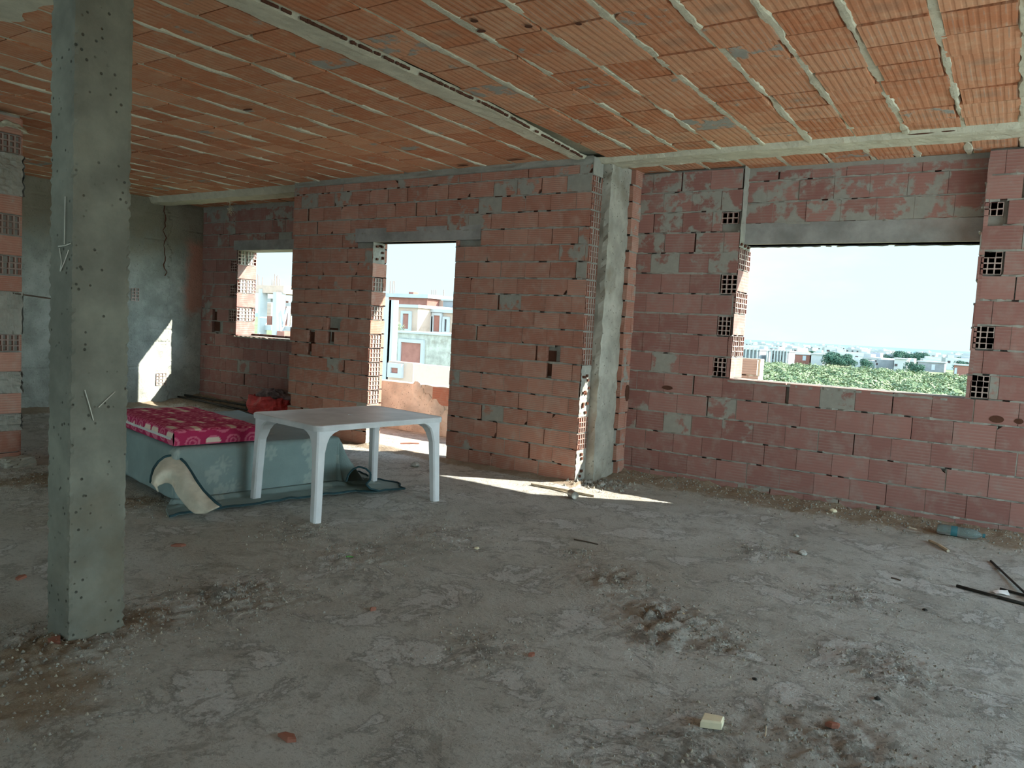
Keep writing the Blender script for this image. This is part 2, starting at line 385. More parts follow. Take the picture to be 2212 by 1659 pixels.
def jamb(mb, T, rows, depth_n, cell=(3, 4), two=True, n_start=0.):
    """rows: list of (z0, z1, kind); T(u, n, z): u runs across the wall thickness"""
    for z0, z1, kd in rows:
        if kd == 'h':
            if two:
                hf = depth_n/2
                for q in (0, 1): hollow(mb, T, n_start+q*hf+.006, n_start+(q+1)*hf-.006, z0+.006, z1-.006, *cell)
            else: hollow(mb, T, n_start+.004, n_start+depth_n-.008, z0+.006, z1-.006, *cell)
            mb.face([T(n_start, .012, z1-.008), T(n_start+depth_n, .012, z1-.008), T(n_start+depth_n, .012, z1+.008), T(n_start, .012, z1+.008)], 1)
        elif kd == 'p':
            e = rnd.uniform(0, .006)
            mb.face([T(n_start+.0, e, z0+.006), T(n_start+depth_n-.004, e, z0+.006), T(n_start+depth_n-.004, e, z1-.004), T(n_start, e, z1-.004)], 0, (rnd.random(), .0, 0), [(0, 0), (1, 0), (1, 1), (0, 1)])
        else:
            n = 8
            def f(u, v): return T(n_start+u*depth_n, .004+.012*n1(u*4+z0*7, v*5, 2.), z0+(z1-z0)*v)
            mb.grid(f, n, n, 1)
            for _ in range(4 if z0 > .3 else 2):
                a = n_start+rnd.uniform(.02, depth_n-.05); c = rnd.uniform(z0+.01, max(z0+.02, z1-.05))
                mb.box((a, -.012, c), (a+.03, .004, c+.025), 2, fr=T)

# ---- wall with the doorway (its room face is y = YA)
def build_center():
    mb = MB(); X0, X1 = -7.915, -3.60; L = X1-X0
    T = lambda u, n, z: (X0+u, YA+n, z); d0, d1, dz = -6.495-X0, -5.246-X0, 2.455
    lint = [(d0-.30, d1+.33, dz, dz+.16)]
    def lx(px, py): p = at(px, py, YA); return p.x-X0, p.z
    hs = []
    for a, b, c, d in ((1178, 762, 1194, 808), (664, 720, 674, 756), (706, 712, 722, 734)):
        q = lx(a, d); r_ = lx(c, b); hs.append((q[0], r_[0], q[1], r_[1]))
    sm = []
    for px, py, rr, v in ((1110, 420, .25, .30), (1060, 450, .22, .3), (1250, 360, .3, .32), (900, 370, .5, .2), (700, 395, .5, .25), (760, 560, .35, .2), (1240, 530, .12, .35), (1240, 600, .12, .35), (1000, 470, .3, .25), (1020, 950, .15, .2), (720, 620, .3, .15)):
        q = lx(px, py); sm.append((q[0], q[1], rr, v))
    masonry(mb, T, L, H-.07, .17, .30, [(d0, d1, 0, dz)]+lint, 11, holes=hs, smears=sm, gap=.55, chips=.16)
    cored(mb, T, L, H, .05, .20, [(d0, d1, 0, dz)])
    # top mortar band and concrete lintel over the doorway, both roughly trowelled
    mb.grid(lambda u, v: T(u*L, .0+.014*n1(u*22, v*2, 1.)+(.0 if v > .0 else .02), H-.075-(.03*max(0, n1(u*14, 0, 5)) if v == 0 else 0)+v*.085), 120, 3, 1)
    a, b, c, d = lint[0]
    mb.grid(lambda u, v: T(a+(b-a)*u, .004*n1(u*12, v*4, 3.), c+(d-c)*v), 40, 5, 3)
    mb.box((a, .0, c-.002), (b, .05, d), 3, fr=T, skip='fb')
    mb.box((d0, .0, dz), (d1, .25, dz+.10), 3, fr=T, skip='f')
    # doorway left jamb (faces +x)
    TJ = lambda u, n, z: (X0+d0-n+.012, YA+u, z)
    kinds = ['m', 'm', 'p', 'h', 'h', 'h', 'h', 'h', 'p', 'h', 'p', 'h', 'p', 'm']
    rows = [(i*.17, (i+1)*.17, k) for i, k in enumerate(kinds)]; rows.append((14*.17, dz, 'm'))
    jamb(mb, TJ, rows, .2, (4, 3), two=False)
    # doorway right jamb with mortar lips standing out at the joints
    for i in range(15):
        z = i*.17
        mb.box((d1-rnd.uniform(.0, .015), .01, z+.01), (d1+.02, .19, z+.165), 0, (rnd.random(), 0, 0), fr=T)
        if i: mb.box((d1-rnd.uniform(.01, .035), .04, z-.008), (d1+.02, .16, z+.012), 1, fr=T)
    # free end of the wall (faces +x): stacked hollow ends, plastered towards the bottom
    TE = lambda u, n, z: (X1-n+.014, YA+u, z)
    rows = [(i*.17, (i+1)*.17, 'm' if i < 1 else ('h' if i in (2, 3) or i > 6 else 'm')) for i in range(18)]
    jamb(mb, TE, rows, .2, (4, 3), two=False)
    mb.box((L, .0, H-.17), (L+.01, .2, H), 1, fr=T)
    # outer face
    TB = lambda u, n, z: (X1-u, YA+.25-n, z)
    masonry(mb, TB, L, H, .17, .30, [(L-d1, L-d0, 0, dz+.06)], 12)
    o = mb.build('wall_center', [M['brick'], M['mortar'], M['dark'], M['lintel']]); struct(o, 'red hollow brick wall pierced by the open doorway', 'wall')
build_center()

# ---- concrete column and short return between the doorway wall and the window wall
def rough_box(lo, hi, step=.05, amp=.006, edge=.012, seed=0., mb=None, mat=0, faces='fblrtu', fq=23):
    mb = mb or MB(); lo = Vector(lo); hi = Vector(hi); sz = hi-lo; ce = (lo+hi)/2
    for k in faces:
        ax, sg = {'f': (1, -1), 'b': (1, 1), 'l': (0, -1), 'r': (0, 1), 't': (2, 1), 'u': (2, -1)}[k]
        o1, o2 = [q for q in (0, 1, 2) if q != ax]; nu = max(1, int(sz[o1]/step)); nv = max(1, int(sz[o2]/step))
        def f(u, v):
            p = Vector((0, 0, 0)); p[ax] = hi[ax] if sg > 0 else lo[ax]; p[o1] = lo[o1]+u*sz[o1]; p[o2] = lo[o2]+v*sz[o2]
            d = mnoise.noise_vector(p*9+Vector((seed, 0, 0)))*amp
            ne = sum(1 for q in range(3) if abs(p[q]-lo[q]) < 1e-5 or abs(p[q]-hi[q]) < 1e-5)
            if ne >= 2:
                c = (ce-p); c.z = 0; d += c.normalized()*edge*max(0, mnoise.noise(p*fq+Vector((seed, 3, 0)))+.25)
            return p+d
        mb.grid(f, nu, nv, mat)
    return mb
mb = rough_box((-3.72, YA+.21, 0), (-3.50, 7.30, H), .05, .014, .02, 3.)
struct(mb.build('trim_1', M['conc'], smooth=False), 'rough grey concrete column at the free end of the doorway wall', 'column')
mb = MB(); T = lambda u, n, z: (-3.46-n, 7.295+u, z)
masonry(mb, T, .60, H, .17, .30, (), 31, smr=.1); core_box(mb, T, 0, .6, .05, .25, 0, H)
p = at(1344, 848, 7.46); mb.lathe([(.001, 0), (.055, 0)], 9, 2, fr=lambda x, y, z: (-3.452+z, p.y+x*.9, p.z+y*1.7+.012*n1(x*60, y*60, 1)))
struct(mb.build('wall_return', [M['brick'], M['mortar'], M['dark']]), 'narrow brick return in the corner beside the concrete column', 'wall')

# ---- window wall (room face y = YB)
WB0, WB1, ZS, ZT = -2.385, -.345, 1.14, 2.485
def build_right():
    mb = MB(); X0, X1 = -3.50, 3.7; L = X1-X0; T = lambda u, n, z: (X0+u, YB+n, z)
    a, b = WB0-X0, WB1-X0; c = .2065
    def rect(x0, y0, x1, y1):
        p, q_ = at(x0, y1, YB), at(x1, y0, YB); return (p.x-X0, q_.x-X0, p.z, q_.z)
    hd = []
    for r_ in ((1557, 572, 1596, 620), (1549, 675, 1581, 716), (1538, 772, 1571, 816), (1557, 470, 1596, 492), (2123, 445, 2170, 471), (2112, 567, 2166, 620), (2100, 690, 2152, 740), (2092, 812, 2140, 862)):
        q_ = rect(*r_); k = math.floor(((q_[2]+q_[3])/2-ZS)/c); zlo = ZS+k*c
        if q_[3]-q_[2] < .15: hd.append((q_[0], q_[1], zlo+.07, zlo+c-.01))
        else: hd.append((q_[0], q_[1], zlo, zlo+c-.004))
    sm = [(2.3-.4, 2.9, .7, .28), (.4, 2.9, .5, .22), (.3, 2.3, .3, .25), (.35, 1.2, .2, .3), (.15, .75, .25, .3), (.9, 2.45, .35, .25), (2.1, 1.0, .25, .28), (4.2, 2.6, .7, .25), (1.2, .75, .2, .25), (.8, 2.9, .4, .22)]
    hs = []
    masonry(mb, T, L, H, c, .31, [(a, b, ZS, H)], 21, zstart=ZS-6*c, headers=hd, smears=sm, gap=.5, chips=.04, dn=.002)
    for x0, y0, x1, y1 in ((1430, 834, 1454, 841), (2136, 899, 2170, 912), (2190, 905, 2212, 915)):  # long holes in single bricks, their shade drawn as flat dark ovals
        q_ = rect(x0, y0, x1, y1)
        pts = [((q_[0]+q_[1])/2+(q_[1]-q_[0])/2*math.cos(t), (q_[2]+q_[3])/2+(q_[3]-q_[2])/2*math.sin(t)) for t in [2*math.pi*i/12 for i in range(12)]]
        mb.face([T(x, -.0045, z) for x, z in pts], 2)
    # inner leaf core, outer leaf core with the recessed panel over the window
    cored(mb, T, L, H, .05, .15, [(a, b, ZS, H)])
    cored(mb, T, L, H, .20, .33, [(a, b, ZS, ZT)])
    mb.box((0, .15, 0), (a, .20, H), 1, fr=T, skip='lr'); mb.box((b, .15, 0), (L, .20, H), 1, fr=T, skip='lr'); mb.box((a, .15, 0), (b, .20, ZS-.02), 1, fr=T)
    T2 = lambda u, n, z: (WB0+u, YB+.15+n, z)
    masonry(mb, T2, b-a, H-.04, c, .31, (), 23, smears=[(1., 2.8, 1.2, .2)], zstart=ZT+.19, smr=.19, gap=.2, chips=0)
    mb.grid(lambda u, v: T2((b-a)*u, .004*n1(u*9, v*3, 1), ZT+.2*v), 40, 5, 3)
    mb.box((0, 0, ZT), (b-a, .23, ZT+.01), 3, fr=T2, skip='f')
    mb.box((0, .0, H-.05), (b-a, .06, H), 1, fr=T2)
    # left jamb (+x face): both leaves
    TJ = lambda u, n, z: (WB0-n+.012, YB+u, z)
    kinds = ['p', 'h', 'p', 'h', 'p', 'h']; z = ZS; rows = []
    for i, k in enumerate(kinds): rows.append((z, min(z+.2165, ZT), k)); z += .2165
    rows.append((z, ZT+.02, 'm')); jamb(mb, TJ, rows, .38, (3, 4))
    mb.grid(lambda u, v: (WB0+.008+.01*n1(u*4, v*20, 3), YB+.16*u, ZT+.02+(H-ZT-.02)*v), 4, 18, 1)
    # right jamb (-x face)
    for i in range(11):
        z = ZS+i*c*.97
        if z > H-.1: break
        dd = .15 if z > ZT-.1 else .38
        mb.box((b-rnd.uniform(.0, .014), .0, z+.008), (b+.03, dd, min(z+c-.01, H)), 0, (rnd.random(), .1, 0), fr=T)
        mb.box((b-rnd.uniform(.0, .03), .01, z-.008), (b+.03, dd, z+.008), 1, fr=T)
    # crumbly mortar on the sill
    mb.grid(lambda u, v: T(a-.01+(b-a+.02)*u, -.012*max(0, n1(u*30, 2, 1))+.39*v, ZS-.012+.02*max(-.2, n1(u*22, v*5, 7))), 90, 6, 4)
    mb.grid(lambda u, v: T(a-.01+(b-a+.02)*u, -.012*max(0, n1(u*30, 2, 1)), ZS-.03-.02*max(0, n1(u*17, 4, 7))+v*(.018+.02*max(-.2, n1(u*22, 0, 7))+.02*max(0, n1(u*17, 4, 7)))), 90, 1, 1)
    TB = lambda u, n, z: (X1-u, YBo-n, z)
    masonry(mb, TB, L, H, c, .31, [(L-b, L-a, ZS, ZT)], 22)
    o = mb.build('wall_right', [M['brickB'], M['mortar'], M['dark'], M['lintel'], M['rib']]); struct(o, 'brick wall with the wide unglazed window over the green grove', 'wall')
build_right()

# ---- alcove wall (room face y = YC) with the small window, and its far left neighbour (x = XD)
def build_alcove():
    mb = MB(); X0, X1 = XD-.05, -7.7; L = X1-X0; T = lambda u, n, z: (X0+u, YC+n, z)
    a, b, zs, zt = -10.49-X0, -8.90-X0, 1.165, 2.52
    hd = [(a-.17, a-.01, zs+.2*k, zs+.2*k+.194) for k in (1, 3, 5)]
    hs = []
    p, q_ = at(458, 712, YC), at(469, 676, YC); hs.append((p.x-X0, q_.x-X0, p.z, q_.z))
    sm = [(.6, 3.0, .4, .25), (1.4, 2.6, .3, .3), (2.2, 2.9, .5, .22), (.2, 1.5, .5, .2)]
    masonry(mb, T, L, H-.05, .2, .30, [(a, b, zs, zt)], 41, zstart=zs-1.2, headers=hd, holes=hs, smears=sm, gap=.35, chips=.05, dn=.002)
    cored(mb, T, L, H, .05, .31, [(a, b, zs, zt)])
    lz = zt+.15
    mb.grid(lambda u, v: T(a-.1+(b-a+.2)*u, -.004+.004*n1(u*12, v*4, 3.), zt+.15*v), 30, 4, 3); mb.box((a, .0, zt-.003), (b, .36, zt), 3, fr=T)
    mb.grid(lambda u, v: T(L*u, .01*n1(u*30, v*2, 1.), H-.09+v*.09), 100, 2, 1)
    TJ = lambda u, n, z: (X0+a-n+.012, YC+u, z)
    z = zs; rows = []
    for k in ('p', 'h', 'p', 'h', 'p', 'h'): rows.append((z, min(z+.226, zt), k)); z += .226
    jamb(mb, TJ, rows, .36, (3, 4))
    for i in range(7):
        z = zs+i*.2
        mb.box((b-.0, .0, z), (b+.04, .36, min(z+.19, zt)), 0, (rnd.random(), 0, 0), fr=T)
    mb.grid(lambda u, v: T(a-.01+(b-a+.02)*u, -.03+.4*v, zs-.01+.012*n1(u*20, v*4, 7)), 40, 5, 4)
    mb.grid(lambda u, v: T(a-.01+(b-a+.02)*u, -.03, zs-.03+v*(.02+.012*n1(u*20, 0, 7))), 40, 1, 1)
    TB = lambda u, n, z: (X1-u, YCo-n, z)
    masonry(mb, TB, L, H, .2, .3, [(L-b, L-a, zs, zt)], 42)
    o = mb.build('wall_alcove', [M['brickB'], M['mortar'], M['dark'], M['lintel'], M['rib']]); struct(o, 'brick alcove wall with the small unglazed window', 'wall')
    # side wall of the alcove, hidden edge behind the doorway wall
    mb = MB(); T = lambda u, n, z: (-7.72-n, YCo-u, z)
    mb.box((-7.90, YA+.26, 0), (-7.70, YC-.01, H), 1); T3 = lambda u, n, z: (-7.65-n, YA+.26+u, z)
    masonry(mb, T3, YCo-YA-.26, H, .17, .3, (), 45)
    struct(mb.build('wall_alcove_side', [M['brick'], M['mortar'], M['dark']]), 'brick side wall between the alcove and the balcony', 'wall')
build_alcove()

def build_left():
    mb = MB(); Y0, Y1 = -3.2, YC+.02; T = lambda u, n, z: (XD-n, Y0+u*(Y1-Y0), z)
    def f(u, v):
        y = Y0+u*(Y1-Y0); z = v*H
        n = .010*n1(y*3, z*3, 1.)+.008*n1(y*11, z*11, 2.)
        n += .018 if (y+.12*n1(z*4, 1, 1)+.05*n1(z*15, 1, 1)) > 7.12 else 0
        k = z/.2; n += .010*(abs((k % 1)-.5) > .45)*(n1(y*1.5, k, 3) > .1)
        return (XD-n, y, z)
    mb.grid(f, 420, 130, 0)
    mb.box((XD-.3, Y0, 0), (XD-.05, YCo, H), 0)
    # a hollow block end left bare near the floor
    T2 = lambda u, n, z: (XD+.012-n, u, z); hollow(mb, T2, 6.93, 7.10, .30, .50, 3, 4, mats=(1, 2))
    p = at(323, 625, 7.0)
    T2 = lambda u, n, z: (XD+.014-n, u, z); hollow(mb, T2, 6.50, 6.62, 1.62, 1.82, 2, 4, mats=(1, 2), wall=.014)
    # dark crack beside the column
    pts = [(356+9*n1(i*.55, 3, 1), 432+i*8.2) for i in range(21)]
    for i in range(len(pts)-1):
        q_ = []
        for (px, py), w_ in ((pts[i], .010+.012*n1(i*1.3, 2, 2)), (pts[i+1], .010+.012*n1((i+1)*1.3, 2, 2))):
            d = fwd+right*((px-IW/2)/FPX)-up*((py-IH/2)/FPX); P_ = Vector((0, 0, EYE))+d*((XD+.024)/d.x); q_ += [P_+Vector((0, -w_, 0)), P_+Vector((0, w_, 0))]
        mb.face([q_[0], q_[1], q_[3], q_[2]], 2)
    o = mb.build('wall_left', [M['plasterL'], M['brickB'], M['dark']]); struct(o, 'long grey rendered wall at the far left with a sunlit patch', 'wall')
def plaster_left():
    mt, q, bs = mat('stained_render', .93, .12); P = q.n('ShaderNodeTexCoord').outputs['Object']; s = q.n('ShaderNodeSeparateXYZ', Vector=P)
    a = q.noise(2.6, 8, .62, P); c = q.mix(q.step(a, .32, .7), (.27, .285, .25), (.46, .48, .43))
    top = q.math('ADD', q.step(s.outputs[2], 1.5, 3.1), q.math('MULTIPLY', q.math('SUBTRACT', a, .5), 1.2))
    c = q.mix(q.math('MULTIPLY', q.step(top, .35, .9), .75), c, (.19, .15, .09))       # brown damp stain
    br = q.math('MULTIPLY', q.step(q.math('ADD', s.outputs[1], q.math('MULTIPLY', a, .5)), 7.58, 7.78), q.step(q.math('ADD', q.math('ABSOLUTE', q.math('SUBTRACT', s.outputs[2], 2.05)), q.math('MULTIPLY', a, .6)), 1.0, .75))
    c = q.mix(q.math('MULTIPLY', br, .8), c, (.50, .22, .15))                          # bare clay showing
    b = q.noise(38, 5, .66, P); c = q.mix(q.math('MULTIPLY', q.step(b, .58, .68), .5), c, (.12, .12, .10))
    q.t.links.new(c, bs.inputs['Base Color'])
    q.t.links.new(q.n('ShaderNodeBump', Height=q.math('ADD', a, b), Strength=1., Distance=.012).outputs[0], bs.inputs['Normal']); return mt
M['plasterL'] = plaster_left()
build_left()

# ---- rear and right end of the storey: open bays behind the photographer, side opening added for light
mb = MB()
for x0, x1 in ((-11.6, -9.0), (-6.2, -2.0), (.8, 3.9)): mb.box((x0, -3.5, 0), (x1, -3.2, H), 0)
mb.box((-11.6, -3.5, 2.6), (3.9, -3.2, H), 0)
struct(mb.build('wall_rear', [M['conc']]), 'open rear bays of the storey', 'wall')
mb = MB(); mb.box((3.7, -3.2, 0), (3.95, 2.6, H), 0); mb.box((3.7, 6.9, 0), (3.95, YBo, H), 0); mb.box((3.7, 2.6, 2.75), (3.95, 6.9, H), 0); mb.box((3.7, 2.6, 0), (3.95, 6.9, .25), 0);  # wide opening out of view, added to light the floor
struct(mb.build('wall_side', [M['conc']]), 'side wall of the storey', 'wall')

# ------------------------------------------------------------ ceiling
def build_ceiling():
    mb = MB(); rg = random.Random(5)
    mb.box((-11.75, -3.5, H+.05), (3.95, 8.02, H+.32), 1)
    def strip(lo, hi, fb, ft, nu, nv):
        mb.grid(lambda u, v: fb(u, v), nu, nv, 1)
    YS0, YS1 = 6.74, 7.15
    def bays():
        xs = [-3.15, -2.77, -2.40, -2.01, -1.62, -1.26, -.90, -.51, -.13, .25, .63, 1.0, 1.38, 1.75, 2.13, 2.5, 2.88, 3.25, 3.7]
        prev = -3.53
        for x in xs: yield (prev, x, 0); prev = x
        xs = [-4.14, -4.53, -4.91, -5.30, -5.66, -6.03, -6.38, -6.72, -7.10, -7.48, -7.85, -8.22, -8.58, -8.95, -9.3, -9.68, -10.05, -10.42, -10.8, -11.15, -11.5]
        prev = -3.80
        for x in xs: yield (x, prev, 1); prev = x
    for (x0, x1, sec) in bays():
        off = rg.uniform(-.02, .02)
        for (ya, yb) in ((-3.2, YS0), (YS1, YB+.36)):
            y = ya+off if ya < 0 else ya
            if ya > 0: ys = [YS1, 7.5, 7.86]
            else:
                ys = []; k = 2.72-.34*18+off
                while k < YS0-.06: ys.append(k+rg.uniform(-.008, .008)); k += .34
                ys.append(YS0)
            for i in range(len(ys)-1):
                if sec == 1 and ys[i+1] < 2.25 and x1 < -4.4: continue
                g = rg.choice((.004, .006, .012, .018)); rib = rg.uniform(.016, .034) if sec == 1 else rg.uniform(.006, .042)
                a, b, c, d = x0+rib, x1-rib*.7, ys[i]+g*.5, ys[i+1]-g*.5
                dz = [rg.uniform(-.004, .004) for _ in range(4)]; base = rg.uniform(-.004, .003)
                if sec == 0 and ys[i] < 5.5: base += rg.uniform(-.006, .004)
                soot = (rg.uniform(.3, .9) if rg.random() < .35 else 0) if sec == 0 else (.3 if rg.random() < .1 else 0)
                col = (rg.random(), rg.uniform(-.05, .05)+(.14 if rg.random() < .06 else 0), soot)
                Z = H+base; q_ = [(a, c, Z+dz[0]), (a, d, Z+dz[1]), (b, d, Z+dz[2]), (b, c, Z+dz[3])]; uv = [(0, 0), (0, 1), (1, 1), (1, 0)]
                if rg.random() < .13:       # broken corner
                    q_ = [(a, c+.05, Z+dz[0]), (a, d, Z+dz[1]), (b, d, Z+dz[2]), (b, c, Z+dz[3]), (a+.05, c, Z+dz[0])]; uv = [(0, .15), (0, 1), (1, 1), (1, 0), (.15, 0)]
                mb.face(q_, 0, col, uv)
                for k in range(len(q_)):
                    p, r_ = q_[k], q_[(k+1) % len(q_)]; mb.face([p, r_, (r_[0], r_[1], H+.05), (p[0], p[1], H+.05)], 0, (.1, -.3, 0))
        # mortar rib between the rows of blocks, squeezed out unevenly
        xr = x0 if sec == 0 else x1
        if abs(xr+3.53) < .01 or abs(xr+3.80) < .01: continue
        wd_ = .036 if sec == 1 else .038
        def rb(u, v, xr=xr, wd_=wd_):
            y = -3.2+u*(YB+.36+3.2); ww = wd_*(1+.9*n1(y*5, xr*7, 1.)+.5*n1(y*17, xr*3, 4)); k = (v-.5)*2
            hgt = (.006+.024*n1(y*2.6, xr*5, 8.)+.007*n1(y*20, xr, 3))*(1-abs(k)**3)
            return (xr+.006+k*max(.006, ww), y, H+.004-hgt+(.02 if abs(k) > .99 else 0))
        mb.grid(rb, 300, 4, 1)
    # plain rendered patch over the pillar's left
    mb.grid(lambda u, v: (-11.5+u*(11.5-4.40), -3.2+v*5.42+(.10*n1(u*40, 1, 1) if v == 1 else 0), H-.006-.003*n1(u*20, v*9, 1)), 120, 60, 1)
    # flush concrete beams
    def bx(u, v):
        y = -3.2+v*(YS0+3.2); t = max(0, (y-4.9)/1.8); xl = -3.80-.03*t; xr = -3.53-.15*t
        e = .012*n1(y*7, u*3, 2)
        return (xl+(xr-xl)*u+(e if u in (0, 1) else 0), y, H-.022-.008*n1(y*5, u*5, 5)-.004*n1(y*19, u*11, 2)+(.03 if u in (0., 1.) else 0))
    mb.grid(bx, 7, 240, 1)
    def by(u, v):
        x = -11.5+u*15.2; e = .02*n1(x*4, v*3, 2)+.01*n1(x*17, v, 3)
        return (x, YS0+(YS1-YS0)*v+(e if v in (0., 1.) else 0), H-(.034 if x > -7.6 else .085)-.012*n1(x*3, v*5, 5)-.006*n1(x*15, v*9, 2)+((.05 if x > -7.6 else .10) if v in (0., 1.) else 0))
    mb.grid(by, 340, 7, 1)
    for k in range(230):
        y = 1.5+k*.022; t = max(0, (y-4.9)/1.8)
        if n1(y*7, 4, 4)+.6*n1(y*25, 1, 1) < -.12: continue
        x = -3.535-.15*t+.01*n1(y*9, 2, 2); w_ = max(.002, .006+.009*n1(y*26, 5, 5))
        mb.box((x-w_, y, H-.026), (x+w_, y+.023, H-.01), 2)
    for px, py, w_ in ((1990, 274, .16), (2050, 268, .08), (1000, 355, .13), (1115, 342, .2), (1250, 46, .03), (1142, 52, .04), (1025, 40, .04), (535, 233, .1), (1040, 62, .05)):
        p = atz(px, py, H); n = 10
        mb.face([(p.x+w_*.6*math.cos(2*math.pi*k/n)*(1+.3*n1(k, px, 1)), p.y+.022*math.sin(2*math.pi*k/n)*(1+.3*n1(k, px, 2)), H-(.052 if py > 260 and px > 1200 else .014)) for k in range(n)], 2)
    o = mb.build('ceiling', [M['ceil'], M['rib'], M['dark'], M['lintel']]); struct(o, 'ceiling of orange hollow clay blocks between mortar ribs', 'ceiling')
build_ceiling()

# ------------------------------------------------------------ floor
MOUNDS = [(1440, 1340, .30, .030, 1), (1330, 1255, .30, .018, 1), (1560, 1400, .22, .012, 1), (1420, 1380, .16, .02, 1), (1900, 1440, .35, .014, 1), (1840, 1620, .4, .014, 1), (1240, 1195, .12, .012, 1), (1630, 1190, .25, .010, 1), (1830, 1290, .3, .01, 1),
          (560, 1290, .35, .012, 0), (760, 1200, .3, .014, 0), (640, 1150, .3, .010, 1), (470, 1285, .3, .012, 1), (930, 1160, .4, .010, 0), (100, 1400, .3, .018, 2), (300, 1340, .3, .012, 2), (60, 1040, .5, .02, 2), (300, 1085, .35, .015, 2), (20, 990, .2, .03, 2), (1040, 1400, .3, .006, 1), (1500, 1640, .5, .008, 1), (60, 1500, .5, .006, 2)]
def build_floor():
    nx, ny = 620, 470; X0, X1, Y0, Y1 = -11.6, 3.9, -3.4, 8.3
    xs = np.linspace(X0, X1, nx+1); ys = np.linspace(Y0, Y1, ny+1); X, Y = np.meshgrid(xs, ys)
    Z = .005*fbm(X*1.2, Y*1.2, 1)+.004*fbm(X*5, Y*5, 2, 5, .6)+.0025*fbm(X*16, Y*16, 3, 3, .7)
    earth = np.zeros_like(X); dark = np.zeros_like(X)
    # sandy strips swept against the walls
    def band(d, w_): return np.clip(1-d/w_, 0, 1)
    wob = .10*fbm(X*2.5, Y*2.5, 9)
    sB = band(YB-Y+wob, .62)*(X > -3.6); sC = band(YC-Y+wob, .8)*(X < -7.8); sA = band(np.abs(Y-YA)+wob, .22)*((X > -7.9) & (X < -3.5))
    sD = band(X-XD+wob, .5)
    for s_, hh in ((sB, .07), (sC, .10), (sA, .035), (sD, .05)):
        Z += hh*s_**1.5*(1+.5*fbm(X*9, Y*9, 5, 4, .6)); earth = np.maximum(earth, s_*1.5)
    Z *= 1
    for px, py, r_, hh, kd in MOUNDS:
        p = atz(px, py); d = np.hypot(X-p.x, Y-p.y)/r_; g = np.exp(-d**2*1.6)
        Z += hh*1.2*g*(.6+1.7*fbm(X*20, Y*20, 6, 3, .75))
        if kd == 1: dark = np.maximum(dark, g)
        if kd == 2: earth = np.maximum(earth, g*.8)
    dark += .30*(fbm(X*.7, Y*.7, 12, 3) > .1)*np.clip(fbm(X*2.2, Y*2.2, 13, 4), 0, 1)
    Z = np.clip(Z, -.012, .2)
    me = bpy.data.meshes.new('floor'); n = (nx+1)*(ny+1)
    co = np.stack([X, Y, Z], -1).reshape(-1, 3)
    i = np.arange(nx); j = np.arange(ny); I, J = np.meshgrid(i, j); b = (J*(nx+1)+I).ravel()
    fs = np.stack([b, b+1, b+nx+2, b+nx+1], -1)
    me.vertices.add(n); me.vertices.foreach_set('co', co.ravel()); me.loops.add(fs.size); me.loops.foreach_set('vertex_index', fs.ravel().astype('i'))
    me.polygons.add(len(fs)); me.polygons.foreach_set('loop_start', (np.arange(len(fs))*4).astype('i')); me.polygons.foreach_set('loop_total', np.full(len(fs), 4, 'i'))
    me.update(); me.validate()
    a2 = me.attributes.new('dye', 'FLOAT_COLOR', 'POINT'); cc = np.zeros((n, 4), 'f'); cc[:, 0] = earth.ravel(); cc[:, 1] = dark.ravel(); cc[:, 3] = 1; a2.data.foreach_set('color', cc.ravel())
    me.polygons.foreach_set('use_smooth', [True]*len(fs)); me.materials.append(M['floor'])
    o = bpy.data.objects.new('floor', me); COL.objects.link(o); struct(o, 'dusty uneven grey cement floor with crumbled mortar', 'floor')
    mb = MB(); mb.box((X0-.3, Y0-.2, -.35), (X1+.1, Y1-.02, -.06), 0); s_ = mb.build('floor_slab', [M['conc']]); struct(s_, 'edge of the concrete floor slab', 'floor')
    return xs, ys, Z
FX, FY, FZ = build_floor()
def gz(x, y):
    i = int(np.clip((x-FX[0])/(FX[1]-FX[0]), 0, len(FX)-1)); j = int(np.clip((y-FY[0])/(FY[1]-FY[0]), 0, len(FY)-1)); return float(FZ[j, i])

# balcony parapet outside the doorway
def build_parapet():
    mb = MB(); Y0 = 8.08; T = lambda u, n, z: (-7.7+u, Y0+n, z); L = 4.2
    def f(u, v):
        return T(u*L, .012*n1(u*14, v*3, 4)+.008*n1(u*50, v*9, 4), -.02+v*(.69+.012*n1(u*25, 0, 1)))
    mb.grid(f, 90, 18, 0); mb.grid(lambda u, v: T(u*L, .2*v, .67+.012*n1(u*25, v, 1)), 90, 3, 2)
    mb.box((0, .02, -.1), (L, .2, .66), 0, fr=T)
    # bare brick showing at the right where the render has fallen
    p, q_ = at(937, 826, Y0), at(972, 862, Y0)
    mb.box((p.x+7.7, -.015, q_.z-.1), (q_.x+7.7+.5, .0, .66), 1, (.7, -.1, 0), fr=T)
    for k in range(9):      # trowelled lumps of mortar
        r_ = at(900+k*8, 845+k*7+rnd.uniform(-6, 6), Y0); ra = rnd.uniform(.05, .1)
        mb.lathe([(ra*math.cos(t), ra*.28*math.sin(t)) for t in [math.pi/2*i/5 for i in range(6)]], 14, 0, fr=lambda x, y, z, r_=r_: (r_.x+x*1.1+.02*n1(x*30, y*30, k), Y0-z, r_.z+y*1.3))
    struct(mb.build('wall_parapet', [M['parapet'], M['brick'], M['rib']]), 'low balcony parapet beyond the doorway', 'wall')
M['parapet'] = concrete('yellowish_render', (.70, .69, .62), (.58, .53, .42), sscale=3)
build_parapet()

